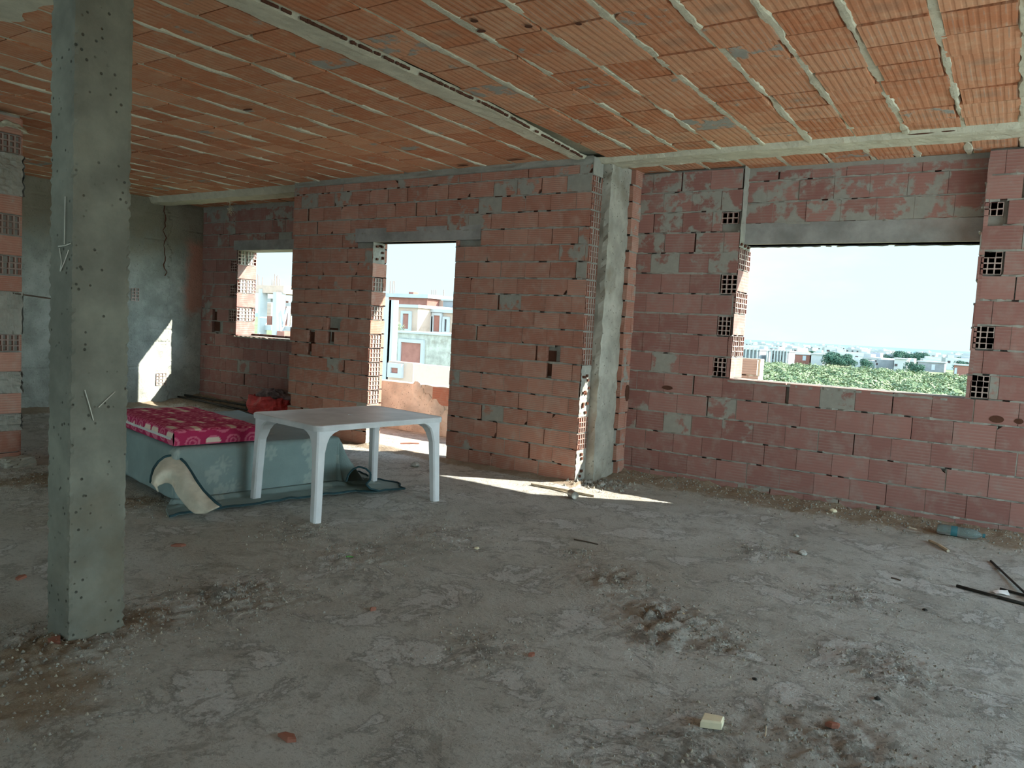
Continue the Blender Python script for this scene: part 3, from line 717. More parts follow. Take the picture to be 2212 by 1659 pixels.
# ------------------------------------------------------------ concrete pillar in the foreground
def build_pillar():
    t = thing('concrete_pillar', 'grey cast concrete pillar standing floor to ceiling in the left foreground', 'pillar', (-3.56, 1.85, 0))
    P0 = (-3.655, 1.705, -.01); P1 = (-3.455, 1.965, H+.0); c = Vector((-3.56, 1.85, 0))
    mb = rough_box(P0, P1, .018, .002, .017, 1., fq=55)
    o = mb.build('shaft', [M['pillar']]); o.parent = t; o.location = -c
    for v in mb.v: pass
    # pale scratches drawn on its two faces
    def line(face, pts, w_=.0022):
        s = MB()
        for (a, b) in zip(pts[:-1], pts[1:]):
            q = []
            for px, py in (a, b):
                d = fwd+right*((px-IW/2)/FPX)-up*((py-IH/2)/FPX)
                k = ((1.698)/d.y) if face == 'f' else (-3.448/d.x)
                q.append(Vector((0, 0, EYE))+d*k-c)
            s.tube(q, w_, 4)
        o2 = s.build('scratch_mark', [M['scratch']]); o2.parent = t; tag(o2, 'pale scratched line')
    line('f', [(141, 424), (140, 470), (139, 528)]); line('f', [(126, 532), (139, 531), (152, 526)]); line('f', [(128, 536), (133, 566), (130, 586)]); line('f', [(148, 540), (139, 566), (130, 586)])
    line('r', [(183, 842), (192, 872), (202, 908)]); line('r', [(249, 846), (232, 862), (213, 880)])
M['scratch'] = plain('scratch', (.62, .62, .55))
build_pillar()

# ------------------------------------------------------------ brick pier at the far left
def build_pier():
    t = thing('brick_pier', 'ragged end of a hollow brick pier patched with mortar at the left edge', 'pier', (-7.85, 3.4, 0))
    p0 = at(45, 1005, 3.35); X1 = -7.69; mb = MB()
    T = lambda u, n, z: (X1-n, 3.35-u, z); O = Vector((-7.85, 3.4, 0)); W_ = .40
    core_box(mb, T, .01, W_, .03, .60, 0, H-.03)
    # rows seen in the photo, from the floor up
    edges = [1005, 955, 930, 893, 850, 803, 757, 722, 690, 632, 600, 552, 512, 466, 425, 375, 338, 296, 262]
    kinds = ['p', 'm', 'p', 'm', 'p', 'm2', 'p', 'h', 'm', 'm', 'p', 'h', 'p', 'h', 'm', 'm', 'm', 'h', 'p']
    edges = [1005, 975, 928, 893, 848, 803, 760, 722, 632, 597, 555, 512, 467, 425, 375, 338, 296, 258]
    kinds = ['p', 'p', 'm', 'p', 'm', 'p', 'h', 'm', 'p', 'h', 'p', 'h', 'p', 'm', 'm', 'h', 'p']
    for i, k in enumerate(kinds):
        z0, z1 = at(44, edges[i], 3.35).z, min(at(44, edges[i+1], 3.35).z, H-.02); u = 0
        while u < W_-.02:
            l_ = .21 if k == 'h' else .32; e = min(u+l_, W_); ins = rnd.uniform(-.004, .02) if k != 'm' else .006
            a = u+(ins if u == 0 else .006)
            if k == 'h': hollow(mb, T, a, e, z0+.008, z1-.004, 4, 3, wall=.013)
            elif k == 'p': mb.box((a, -.004, z0+.006), (e, .02, z1-.004), 0, (rnd.random(), .0, 0), fr=T)
            u = e
        if k == 'm':
            mb.grid(lambda a, b: T(a*W_+(.02*n1(b*5, z0, 2) if a == 0 else 0), -.012+.03*n1(a*9+z0*3, b*6, 1), z0+(z1-z0)*b), 26, 10, 1)
        # +x face
        TE = lambda u, n, z: (X1-.6+u*2, 3.35+.01-n, z)
        if k in 'ph': mb.box((0, 0, z0+.006), (.29, .03, z1-.004), 0, (rnd.random(), 0, 0), fr=TE)
        else: mb.grid(lambda a, b: TE(a*.30, -.006+.02*n1(a*7, b*6, z0), z0+(z1-z0)*b), 10, 8, 1)
    o = mb.build('masonry', [M['brick'], M['mortar'], M['dark']]); o.parent = t; o.location = -O
    s = rough_box((0, 0, 0), (1, 1, 1), .15, .12, .1, 5.); 
    s.v = [tuple(Vector((X1-.03+v[0]*.16, 3.17+v[1]*.26, v[2]*.09))-O) for v in s.v]
    o = s.build('mortar_lump', [M['conc']]); o.parent = t
    # broken rod left in the masonry
    q = [Vector((-7.75, 3.2, at(40, 634, 3.3).z))-O, Vector((-7.69, 3.28, at(40, 634, 3.3).z))-O, Vector((-7.64, 3.58, at(40, 641, 3.3).z))-O]
    s = MB(); s.tube(q, .008, 6); o = s.build('reinforcing_rod', [M['rust']]); o.parent = t; tag(o, 'thin rusty rod sticking out of the joint')
M['rust'] = plain('rusty_steel', (.10, .075, .055), .8, .3, .3)
build_pier()
# torn cement sack stuffed over the pier
def build_sack():
    mb = MB()
    def f(u, v):
        x = -7.72+.12*v; y = 3.05+.30*u; z = 3.06+.05*math.sin(u*3.1)+.035*n1(u*5, v*4, 3)+.03*(u**3)-.10*abs(v-.5)
        return (x+.05*n1(u*4, v*3, 1), y, z)
    mb.grid(f, 18, 8, 0)
    o = mb.build('cement_sack', [M['sack']], smooth=True); sm = o.modifiers.new('thick', 'SOLIDIFY'); sm.thickness = .006
    tag(o, 'crumpled grey sack caught between the brick pier and the ceiling', 'sack')
M['sack'] = plain('sack_paper', (.42, .40, .30), .9, .1, .25)
build_sack()

# ------------------------------------------------------------ white plastic table
M['plastic'] = plain('white_plastic', (.76, .77, .775), .35, .4, .05, 6)
M['dusty_top'] = plain('dusty_white_plastic', (.66, .67, .67), .45, .35, .12, 4)
def build_table():
    c = Vector((-4.61, 4.54, 0)); rz = R(-7.5)
    t = thing('plastic_table', 'white moulded plastic garden table with a parasol hole, beside the draped bed', 'table', c, rz)
    hx, hy, zt = .46, .64, .735
    def outline(hx, hy, r_, n=7):
        P = []
        for sx, sy, a0 in ((1, 1, 0), (-1, 1, 90), (-1, -1, 180), (1, -1, 270)):
            for k in range(n+1):
                a = R(a0+90*k/n); P.append((sx*(hx-r_)+r_*math.cos(a), sy*(hy-r_)+r_*math.sin(a)))
        return P
    mb = MB(); prof = [(0, zt-.045, .022), (0, zt-.045, 0), (0, zt-.012, -.004), (0, zt-.003, .0), (0, zt, .006), (0, zt-.002, .012)]
    rings = [[(x, y, z) for x, y in outline(hx-o_, hy-o_, .055)] for _, z, o_ in prof]
    # slight bow of the long edges
    rings = [[(x+math.copysign(.018, x)*(1-(y/hy)**2) if abs(x) > hx*.8 else x, y+(math.copysign(.012, y)*(1-(x/hx)**2) if abs(y) > hy*.8 else 0), z) for x, y, z in r_] for r_ in rings]
    n = len(rings[0])
    for a, b in zip(rings[:-1], rings[1:]):
        for i in range(n): mb.face([a[i], a[(i+1) % n], b[(i+1) % n], b[i]], 0)
    last = rings[-1]; hole = [(.022*math.cos(2*math.pi*i/n+.78), .022*math.sin(2*math.pi*i/n+.78), zt-.002) for i in range(n)]
    for i in range(n): mb.face([last[i], last[(i+1) % n], hole[(i+1) % n], hole[i]], 0)
    under = [(p[0]*.97, p[1]*.97, zt-.012) for p in last]; h2 = [(p[0], p[1], zt-.03) for p in hole]
    for i in range(n):
        mb.face([hole[i], hole[(i+1) % n], h2[(i+1) % n], h2[i]], 0)
        mb.face([under[(i+1) % n], under[i], h2[i], h2[(i+1) % n]], 0)
    o = mb.build('tabletop', [M['dusty_top']], t); tag(o, 'dusty tabletop')
    for sx in (-1, 1):
        for sy in (-1, 1):
            s = MB(); secs = []
            for z, w_, off in ((.0, .034, -.012), (.02, .035, -.012), (.30, .038, -.004), (.52, .043, .002), (.60, .048, .004), (.64, .058, .0), (.67, .078, -.012), (.692, .108, -.035), (.705, .14, -.06)):
                cx, cy = sx*(hx-.052-.0-off*0), sy*(hy-.052)
                # section: square with chamfered corners; the inner sides flare into the skirt near the top
                o_in = w_*2-.034 if z > .55 else w_
                xs = (cx+sx*.034, cx-sx*o_in); ys_ = (cy+sy*.034, cy-sy*o_in); ch = .012
                spl = (0.0 if z > .6 else (.6-z)*.03)
                X0, X1 = xs; Y0, Y1 = ys_
                P = [(X0, Y0-sy*ch), (X0-sx*ch, Y0), (X1+sx*ch, Y0), (X1, Y0-sy*ch), (X1, Y1+sy*ch), (X1+sx*ch, Y1), (X0-sx*ch, Y1), (X0, Y1+sy*ch)]
                secs.append([(x+sx*spl, y+sy*spl, z) for x, y in P])
            for a, b in zip(secs[:-1], secs[1:]):
                for i in range(8): s.face([a[i], a[(i+1) % 8], b[(i+1) % 8], b[i]], 0)
            s.face(secs[0]); s.build('leg', [M['plastic']], t, weld=True)
build_table()

# ------------------------------------------------------------ low bed draped with a flowered blanket
def dye_mat(name, rough=.95, fuzz=.0015, sheen=0., k=60):
    mt, q, bs = mat(name, rough, .15); P = q.n('ShaderNodeTexCoord').outputs['Object']
    a = q.n('ShaderNodeAttribute', _attribute_name='dye').outputs['Color']; n_ = q.noise(k, 5, .7, P); b = q.noise(4, 5, .6, P)
    c = q.n('ShaderNodeHueSaturation', Value=q.math('MULTIPLY_ADD', b, .5, .75), Color=a).outputs[0]
    q.t.links.new(c, bs.inputs['Base Color'])
    q.t.links.new(q.n('ShaderNodeBump', Height=n_, Strength=1., Distance=fuzz).outputs[0], bs.inputs['Normal']); return mt
M['blanket'] = dye_mat('blanket_fleece', .98, .004, k=90); M['foam'] = dye_mat('printed_cotton', .85, .0012, k=120)
M['hem'] = plain('dark_teal_hem', (.035, .075, .085), .9, .1)
M['cream'] = plain('cream_fleece', (.60, .55, .44), .98, .1, .12, 10, .003)
BO = Vector((-5.42, 3.50, 0)); BR = R(-12); BU, BV, BZ = 2.0, 1.40, .455
ex = Vector((-math.cos(BR), -math.sin(BR), 0)); ey = Vector((-math.sin(BR), math.cos(BR), 0))   # u runs away to the left, v along the near long side
def bed(u, v, z): return BO+ex*u+ey*v+Vector((0, 0, z))
def build_bed():
    t = thing('low_bed', 'low makeshift bed hidden under the grey green blanket', 'bed', BO)
    s = MB(); s.box((.05, .06, .20), (BU-.05, BV-.08, BZ-.012), 0, fr=lambda a, b, c: bed(a, b, c)-BO); o = s.build('mattress_base', [M['cream']], t)
    for u in (.12, BU-.2):
        for v in (.12, BV-.2):
            s = MB(); s.box((u, v, 0), (u+.05, v+.05, .21), 0, fr=lambda a, b, c: bed(a, b, c)-BO); s.build('leg', [M['plastic']], t)
build_bed()
def flower(s, t):
    """strength of the faded flower, sun and butterfly print at blanket coordinates"""
    k = 0.
    for (fs, ft, r_, nt) in FL:
        dx, dy = s-fs, t-ft; d = math.hypot(dx, dy)
        if d < r_*1.5:
            a = math.atan2(dy, dx); rr = r_*(.62+.38*abs(math.cos(nt*a/2)))
            if nt > 7: k = max(k, 1. if d < r_*.36 else (.75 if (d < r_ and math.cos(nt*a) > .3 and d > r_*.5) else (.35 if d < r_*.42 else 0)))
            else: k = max(k, (.9 if d < rr else 0)*(1. if d > r_*.22 else .4))
    return k
FL = [(rnd.uniform(-.6, 2.0), rnd.uniform(-.4, 1.9), rnd.uniform(.045, .085), rnd.choice((5, 6, 5, 11, 6))) for _ in range(46)]
FL += [(-.36, .42, .075, 11), (-.25, .25, .07, 5), (-.12, .75, .06, 6), (-.1, 1.1, .07, 5)]
def build_blanket():
    mb = MB(); nu, nv = 190, 170; S0, S1, T0, T1 = -.78, 2.1, -.40, 2.0
    dy = []
    def f(a, b):
        s = S0+(S1-S0)*a; t = T0+(T1-T0)*b
        s0 = s
        cu, cv = min(max(s, 0), BU), min(max(t, 0), BV); du, dv = s-cu, t-cv
        # the cloth runs askew at the front hem
        e = math.hypot(du, dv)
        dirx, diry = (du/e, dv/e) if e > 1e-6 else (0, 0)
        z = BZ+.006*n1(s*3, t*3, 1.)+.010*max(0, n1(s*2.2, t*5, 4.))
        if e > 0:
            rr = .05; drop = BZ-.012
            ang = math.atan2(dv, -du)          # 0 = facing +x, 90 = far right side
            fold = 0.
            if dv > 0: fold = .055*math.sin(ang*5+t*2.+s*3)*min(1, e/.3)
            far = max(0, dv)/e
            if e < rr*1.57: o_ = rr*math.sin(e/rr); z -= rr*(1-math.cos(e/rr))
            elif e < drop: o_ = rr+(.02+.62*far*(e/drop))*(e-rr)+fold*.8+.012*n1(s*5, t*5, 7)*min(1, e/.2); z = BZ-rr-(e-rr*1.57)*(drop-rr)/(drop-rr*1.57)
            else:
                ex_ = e-drop; o_ = rr+.015+.62*far*(drop-rr)+fold+ex_*.95+.02*n1(s*4, t*3, 2); z = .024+.025*max(0, n1(s*9, t*6, 5))*min(1, ex_*6)+.04*max(0, 1-ex_/.06)
                z = max(z, .018)
            cu += dirx*o_; cv += diry*o_
        p = bed(cu, cv, max(z, .012)); p.z = max(p.z, gz(p.x, p.y)+.012)
        return p
    fin = mb.grid(f, nu, nv, 0)
    for j in range(nv+1):
        for i in range(nu+1):
            s = S0+(S1-S0)*i/nu; t = T0+(T1-T0)*j/nv; k = flower(s, t)*.42
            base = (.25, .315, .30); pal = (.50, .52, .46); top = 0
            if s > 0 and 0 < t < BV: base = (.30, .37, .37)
            g = .12*n1(s*2, t*2, 9)
            dy.append(tuple(max(0, (b_*(1-k)+p_*k)*(1+g)) for b_, p_ in zip(base, pal)))
    o = mb.build('blanket', [M['blanket']], smooth=True, vcol=dy)
    md = o.modifiers.new('thick', 'SOLIDIFY'); md.thickness = .008; md.offset = 1
    tag(o, 'grey green fleece blanket with faded flowers draped over the low bed and onto the floor', 'blanket')
    hem = MB(); row = nu+1
    edge1 = [Vector(mb.v[j*row])+Vector((0, 0, .004)) for j in range(nv+1)]; hem.tube(edge1, .009, 6)
    edge2 = [Vector(mb.v[nv*row+i])+Vector((0, 0, .004)) for i in range(nu+1)]; hem.tube(edge2, .009, 6)
    h = hem.build('hem', [M['hem']], o, smooth=True); tag(h, 'dark teal bound edge')
    # the near corner turned back, cream side out
    def P(px, py, d=0.):
        dd = fwd+right*((px-IW/2)/FPX)-up*((py-IH/2)/FPX)
        # cloth hangs in front of the near corner: choose the depth from a sloping sheet
        base = 5.98-(py-985)/125*.42-d
        q = Vector((0, 0, EYE))+dd*base; q.z = max(q.z, .022+max(0, gz(q.x, q.y))); return q
    outer = [(327, 1042), (328, 1030), (333, 1012), (343, 998), (357, 987), (372, 984), (388, 988), (402, 1001), (414, 1019), (427, 1040), (441, 1060), (455, 1074), (468, 1086), (478, 1094)]
    inner = [(341, 1063), (338, 1052), (346, 1048), (356, 1044), (364, 1044), (371, 1047), (375, 1054), (379, 1062), (385, 1072), (393, 1082), (402, 1093), (411, 1103), (421, 1110), (444, 1109)]
    fl = MB(); n = len(outer)-1
    def g(a, b):
        k = a*n; i = min(int(k), n-1); w_ = k-i; o_ = [outer[i][c]*(1-w_)+outer[i+1][c]*w_ for c in (0, 1)]; q = [inner[i][c]*(1-w_)+inner[i+1][c]*w_ for c in (0, 1)]
        x, y = o_[0]*(1-b)+q[0]*b, o_[1]*(1-b)+q[1]*b
        return P(x, y, .05*math.sin(b*math.pi)+.03*n1(a*6, b*3, 1))
    fl.grid(g, 60, 14, 0)
    f2 = fl.build('turned_corner', [M['cream']], o, smooth=True); md = f2.modifiers.new('thick', 'SOLIDIFY'); md.thickness = .007; tag(f2, 'cream underside of the turned back corner')
    e = MB(); e.tube([g(i/60, 0)+Vector((.012, -.012, .004)) for i in range(61)], .011, 6); h2 = e.build('hem', [M['hem']], o, smooth=True); tag(h2, 'dark teal bound edge')
    # the far right corner curled over on itself
    fl = MB(); c0 = atz(770, 1052)
    pts = [(748, 1040), (752, 1026), (762, 1014), (775, 1008), (790, 1012), (801, 1022), (800, 1036), (791, 1046), (800, 1056), (818, 1060)]
    def PP(px, py, b):
        dd = fwd+right*((px-IW/2)/FPX)-up*((py-IH/2)/FPX); q = Vector((0, 0, EYE))+dd*(6.62+b*.42); q.z = max(q.z, .02); return q
    def g2(a, b):
        k = a*(len(pts)-1); i = min(int(k), len(pts)-2); w_ = k-i
        return PP(pts[i][0]*(1-w_)+pts[i+1][0]*w_, pts[i][1]*(1-w_)+pts[i+1][1]*w_, b)
    fl.grid(g2, 40, 8, 0); f3 = fl.build('curled_corner', [M['cream']], o, smooth=True); md = f3.modifiers.new('thick', 'SOLIDIFY'); md.thickness = .007; tag(f3, 'cream underside of the curled corner')
    e = MB(); e.tube([g2(i/40, 0) for i in range(41)], .009, 6); e.build('hem', [M['hem']], o, smooth=True)
build_blanket()

def build_mattress():
    c0 = bed(.0, -.04, BZ+.012)
    t = thing('foam_mattress', 'small pink foam mattress printed with rings, lying on the draped bed', 'mattress', c0)
    Lu, Lv, Hm = 1.45, .72, .125; nu, nv = 150, 76; mb = MB(); dy = []
    rg = random.Random(3); rings = []
    for i in range(11):
        for j in range(6): rings.append((i*.165+(.08 if j % 2 else 0)-.02, j*.15+.02, rg.choice((.074, .066, .06)), rg.random()))
    mag = (.44, .03, .10); pk = (.64, .16, .24); cr = (.78, .62, .50)
    def pat(a, b):
        c = mag
        for (x, y, r_, k) in rings:
            d = math.hypot(a-x, b-y)
            if d < r_:
                if k < .40: c = cr if (b-y) > -.1*r_ and d > .0 and (b-y) < r_*.6 else pk
                else: c = pk if (d > r_*.72 or r_*.28 < d < r_*.48) else (mag if k < .8 else cr if d < r_*.28 else mag)
        return c
    q = lambda u, v, z: ex*u+ey*v+Vector((0, 0, z))
    def puff(a, b): return .010*(1-abs(2*a-1)**6)*(1-abs(2*b-1)**6)+.004*n1(a*7, b*5, 1)
    R_ = .022
    def edge(x, L): # inset for the rounded rim
        return x*L
    mb.grid(lambda a, b: q(a*Lu, b*Lv, Hm+puff(a, b)-.012*(max(0, abs(2*a-1)-.96)/.04)**2-.012*(max(0, abs(2*b-1)-.93)/.07)**2), nu, nv, 0)
    dy += [pat(i/nu*Lu, j/nv*Lv) for j in range(nv+1) for i in range(nu+1)]
    def side(fn, n, L, off):
        mb.grid(lambda a, b: fn(a, b, .010*math.sin(b*math.pi)+.004*n1(a*9, b*2, off)), n, 14, 0)
        for j in range(15):
            for i in range(n+1): dy.append(pat(i/n*L, j/14*Hm+off))
    side(lambda a, b, k: q(-k, a*Lv, b*(Hm-.012)), nv, Lv, .3)
    side(lambda a, b, k: q(a*Lu, -k, b*(Hm-.012)), nu, Lu, .1)
    side(lambda a, b, k: q(Lu+k, a*Lv, b*(Hm-.012)), nv, Lv, .2)
    side(lambda a, b, k: q(a*Lu, Lv+k, b*(Hm-.012)), nu, Lu, .05)
    b0 = len(mb.v); mb.face([q(0, 0, 0), q(Lu, 0, 0), q(Lu, Lv, 0), q(0, Lv, 0)]); dy += [mag]*4
    mb.build('foam_block', [M['foam']], t, smooth=True, vcol=dy)
    s = MB(); s.grid(lambda a, b: q(.02+a*Lu*.98, -.014-.003*math.sin(b*math.pi), .045+b*.022+.004*n1(a*8, 0, 1)), 60, 3, 0)
    o = s.build('zip_tape', [M['zip']], t, smooth=True); tag(o, 'white zip tape along the side')
    s = MB(); s.grid(lambda a, b: q(.30+a*.07+.01*b, .47+.03*b, Hm+.014+.014*math.sin(a*3.1)*(1-b*.4)), 6, 4, 0); o = s.build('cover_flap', [M['flap']], t); tag(o, 'small raised pink flap on top')
M['zip'] = plain('white_tape', (.66, .63, .60), .8, .2); M['flap'] = plain('pink_cloth', (.50, .04, .15), .85, .2)
build_mattress()

# ------------------------------------------------------------ things lying about
def rods():
    for a, b, lb, r_ in (((378, 866), (560, 893), 'long black rod lying nearest the alcove wall', .016), ((384, 870), (560, 899), 'long black rod, middle one of the three below the alcove wall', .014), ((402, 871), (556, 903), 'long black rod, nearest of the three below the alcove wall', .012)):
        p, q = atz(*a), atz(*b); q = p+(q-p)*1.25; p.z = gz(p.x, p.y)+r_; q.z = gz(q.x, q.y)+r_; o_ = (p+q)/2
        n = 8; pts = [p.lerp(q, i/n) for i in range(n+1)]
        for w_ in pts: w_.z = max(w_.z, gz(w_.x, w_.y)+r_*.8)
        s = MB(); s.tube(pts, r_, 8); s.v = [tuple(Vector(v)-o_) for v in s.v]
        o = s.build('black_rod', [M['black']], smooth=True); o.location = o_; tag(o, lb, 'rod', 'rods below the alcove wall')
    for a, b, lb, r_ in (((2066, 1269), (2290, 1330), 'black rod on the right floor pinning down the torn paper', .0105), ((2160, 1275), (2290, 1310), 'short black rod at the right edge, just behind the torn paper', .009), ((2140, 1213), (2260, 1333), 'thin dark rod slanting away from the wall debris at the right', .0075)):
        p, q = atz(*a), atz(*b); z = max(gz(p.x, p.y), gz(q.x, q.y))+r_*(1 if 'slanting' not in lb else 3.2); p.z = q.z = z
        if 'slanting' in lb: p.z = gz(p.x, p.y)+r_
        o_ = (p+q)/2
        s = MB(); s.tube([p-o_, (p+q)/2-o_, q-o_], r_, 8); o = s.build('black_rod', [M['black']], smooth=True); o.location = o_; tag(o, lb, 'rod')
M['black'] = plain('black_steel', (.028, .028, .024), .6, .3, .3)
rods()
def lay(name, mb, mats, px, py, label, cat, dz=0., rz=0., group=None, smooth=False, sink=.0):
    p = atz(px, py); p.z = gz(p.x, p.y)+dz; p = atz(px, py, p.z)
    o = mb.build(name, mats, smooth=smooth); o.location = (p.x, p.y, p.z-sink); o.rotation_euler = (0, 0, rz); tag(o, label, cat, group); return o
def prism(pts, h, bev=.0, jit=0., seed=0):
    mb = MB(); rg = random.Random(seed); n = len(pts); cx = sum(p[0] for p in pts)/n; cy = sum(p[1] for p in pts)/n
    lo = [(x, y, 0) for x, y in pts]; b_ = bev
    m1 = [(x, y, h*.8) for x, y in pts]; hi = [(cx+(x-cx)*(1-b_), cy+(y-cy)*(1-b_), h+rg.uniform(-jit, jit)) for x, y in pts]
    for A, B in ((lo, m1), (m1, hi)):
        for i in range(n): mb.face([A[i], A[(i+1) % n], B[(i+1) % n], B[i]])
    mb.face(hi); mb.face(lo[::-1]); return mb
def rock(r_, seed, sq=.6):
    mb = MB(); n, k = 9, 6
    mb.grid(lambda u, v: (lambda th, ph, q: (r_*q*math.sin(ph)*math.cos(th), r_*q*math.sin(ph)*math.sin(th), r_*sq*(1+q*math.cos(ph))*.9))(2*math.pi*u, math.pi*v, 1+.35*n1(math.cos(2*math.pi*u)*1.3+seed, math.sin(2*math.pi*u)*1.3, v*2)), n, k, 0)
    return mb
M['beige'] = plain('pale_stone', (.80, .74, .52), .85, .2, .08); M['shard'] = plain('brick_shard', (.30, .13, .09), .9, .1); M['grit'] = plain('grey_rubble', (.40, .39, .35), .95, .1, .25)
M['paper'] = plain('white_paper', (.85, .85, .83), .8, .1, .05); M['wood'] = plain('pale_stick', (.52, .44, .32), .85, .1, .2); M['red'] = plain('red_plastic', (.66, .07, .07), .5, .4, .25, 5); M['green'] = plain('leaf', (.10, .25, .07), .7, .2)
lay('stone_block', prism([(-.052, -.030), (.030, -.038), (.054, .018), (-.022, .040)], .030, .12, .003), [M['beige']], 1537, 1565, 'small pale yellow stone block lying alone in the near floor', 'block', rz=.55, dz=.001)
for i, (px, py, sx, lb) in enumerate(((622, 1596, .040, 'red brick shard nearest the camera on the bare floor'), (386, 1180, .045, 'red brick shard on the pale floor just right of the concrete pillar'), (806, 1318, .022, 'tiny red brick shard in the middle of the left floor'), (45, 1250, .04, 'red brick shard on the floor left of the concrete pillar'), (118, 1385, .05, 'broken brick piece wedged at the foot of the concrete pillar'), (1798, 1570, .03, 'dark red brick shard in the rubble at the lower right'), (1148, 1418, .02, 'tiny brown brick shard in the centre foreground'))):
    s = prism([(-sx, -sx*.35), (sx*.5, -sx*.5), (sx, sx*.1), (sx*.2, sx*.55), (-sx*.7, sx*.3)], .016, .3, .004, i)
    lay('brick_shard', s, [M['shard']], px, py, lb, 'brick shard', rz=i*.7, dz=-.001)
for i, (px, py, r_, lb) in enumerate(((1733, 1199, .035, 'grey chunk of mortar on the floor well in front of the wide window'), (897, 1008, .045, 'grey stone just behind the far right table leg'), (1720, 1160, .022, 'small stone lower left of the window wall base'), (1800, 1107, .03, 'pale stone against the foot of the window wall'), (1030, 1187, .018, 'white pebble beside the cement crumbs in mid floor'), (1300, 1050, .04, 'lump of mortar in the sunlit corner by the wall end'), (1272, 1046, .035, 'smaller mortar lump touching the end of the doorway wall'), (1475, 1330, .014, 'white chip on the dark crumbled patch'), (1630, 1470, .012, 'dark pebble on the floor below the dark patch'), (1895, 1512, .014, 'black pebble at the lower right'), (1998, 1320, .014, 'pair sized black pebble near the right rods'))):
    lay('stone', rock(r_, i*3.3), [M['grit'] if 'black' not in lb and 'dark' not in lb[:5] else M['black']] if 'white' not in lb and 'pale' not in lb else [M['beige']], px, py, lb, 'stone', dz=-.004, smooth=False)
# loose crumbs of cement
def crumbs():
    mb = MB(); rg = random.Random(9)
    def one(x, y, r_):
        z = gz(x, y)-.002; n = 5; a0 = rg.random()*6; P = [(x+r_*rg.uniform(.6, 1.2)*math.cos(a0+2*math.pi*k/n), y+r_*rg.uniform(.6, 1.2)*math.sin(a0+2*math.pi*k/n)) for k in range(n)]
        top = (x+rg.uniform(-.3, .3)*r_, y+rg.uniform(-.3, .3)*r_, z+r_*rg.uniform(.6, 1.3)); c = rg.choice((0, 0, 0, 2, 2, 1))
        for k in range(n): mb.face([(*P[k], z), (*P[(k+1) % n], z), top], c)
    for px, py, r_, hh, kd in MOUNDS:
        p = atz(px, py)
        for _ in range(int(1500*r_)): one(rg.gauss(p.x, r_*.6), rg.gauss(p.y, r_*.6), rg.choice((.003, .004, .005, .007, .010)))
    for _ in range(4500):
        x, y = rg.uniform(-9, 1.2), rg.uniform(1.2, 7.4); one(x, y, rg.choice((.002, .003, .004, .006)))
    for _ in range(1600): x = rg.uniform(-3.4, .4); one(x, YB-.02-abs(rg.gauss(0, .22)), rg.choice((.004, .006, .01, .015)))
    for _ in range(500): one(rg.gauss(-3.45, .15), rg.gauss(6.85, .12), rg.choice((.006, .01, .02, .025)))
    for _ in range(900): x = rg.uniform(-11.2, -8); one(x, YC-.02-abs(rg.gauss(0, .3)), rg.choice((.006, .01, .015)))
    o = mb.build('cement_crumbs', [M['gritm'], M['sand'], M['gritd']]); tag(o, 'loose crumbs of cement and sand scattered over the floor', 'rubble', kind='stuff')
M['gritm'] = plain('cement_crumb', (.29, .28, .24), .95, .1, .25); M['sand'] = plain('sandy_crumb', (.36, .325, .255), .95, .1, .2); M['gritd'] = plain('dark_crumb', (.22, .21, .18), .95, .1, .25)
crumbs()
# tin can and stick in the sun patch
def build_can():
    p = atz(1237, 1076); ang = R(-38)
    t = thing('tin_can', 'dented tin can lying on its side at the edge of the sunlit strip', 'can', (p.x, p.y, gz(p.x, p.y)+.036), ang)
    T = lambda x, y, z: (z, x, y)
    s = MB(); s.lathe([(.034, -.055), (.036, -.053), (.0355, -.03), (.0345, -.028), (.0355, -.02), (.0355, .02), (.0345, .028), (.0355, .03), (.036, .053), (.034, .055)], 22, fr=T); s.build('can_body', [M['tin']], t, smooth=True)
    s = MB(); s.lathe([(.034, .055), (.032, .051), (.022, .051), (.020, .049), (.0005, .049)], 22, fr=T); s.build('lid', [M['tin']], t, smooth=True); s = MB(); s.lathe([(.034, -.055), (.032, -.051), (.0005, -.051)], 22, fr=T); s.build('can_base', [M['tin']], t, smooth=True)
M['tin'] = plain('dusty_tin', (.45, .42, .36), .5, .5, .15, 20, 0, .5)
build_can()
def sticks():
    for a, b, r_, nm, lb, m_ in (((1148, 1046), (1284, 1072), .012, 'wooden_batten', 'thin wooden batten lying behind the tin can in the sunlit strip', 'wood'), ((1165, 1050), (1232, 1066), .006, 'stick', 'thin twig just left of the tin can', 'wood'), ((2008, 1168), (2048, 1190), .012, 'pipe_offcut', 'short pale pipe offcut among the debris by the window wall', 'wood'),
                               ((1925, 1248), (1946, 1254), .005, 'wire_scrap', 'bent wire scrap on the floor left of the right hand rods', 'rust'), ((1240, 1165), (1292, 1176), .005, 'stick', 'thin dark twig in the middle of the floor', 'rust'), ((865, 958), (905, 958), .010, 'stick', 'straight reddish stick in the sunlit doorway', 'shard'), ((1964, 1140), (1980, 1143), .005, 'straw', 'pale straw at the foot of the window wall', 'wood'), ((748, 1202), (768, 1204), .005, 'leaf_blade', 'narrow green leaf on the crumbled cement', 'green'), ((1655, 1570), (1653, 1592), .003, 'straw', 'pale straw standing out in the lower right foreground', 'wood')):
        p, q = atz(*a), atz(*b); p.z = gz(p.x, p.y)+r_*.8; q.z = gz(q.x, q.y)+r_*.8; p, q = atz(*a, p.z), atz(*b, q.z); o_ = (p+q)/2; mdl = Vector((0, 0, r_*.5))
        s = MB(); s.tube([p-o_, mdl, q-o_], r_, 6); o = s.build(nm, [M[m_]]); o.location = o_; tag(o, lb, nm.split('_')[-1] if nm != 'wooden_batten' else 'wood')
sticks()
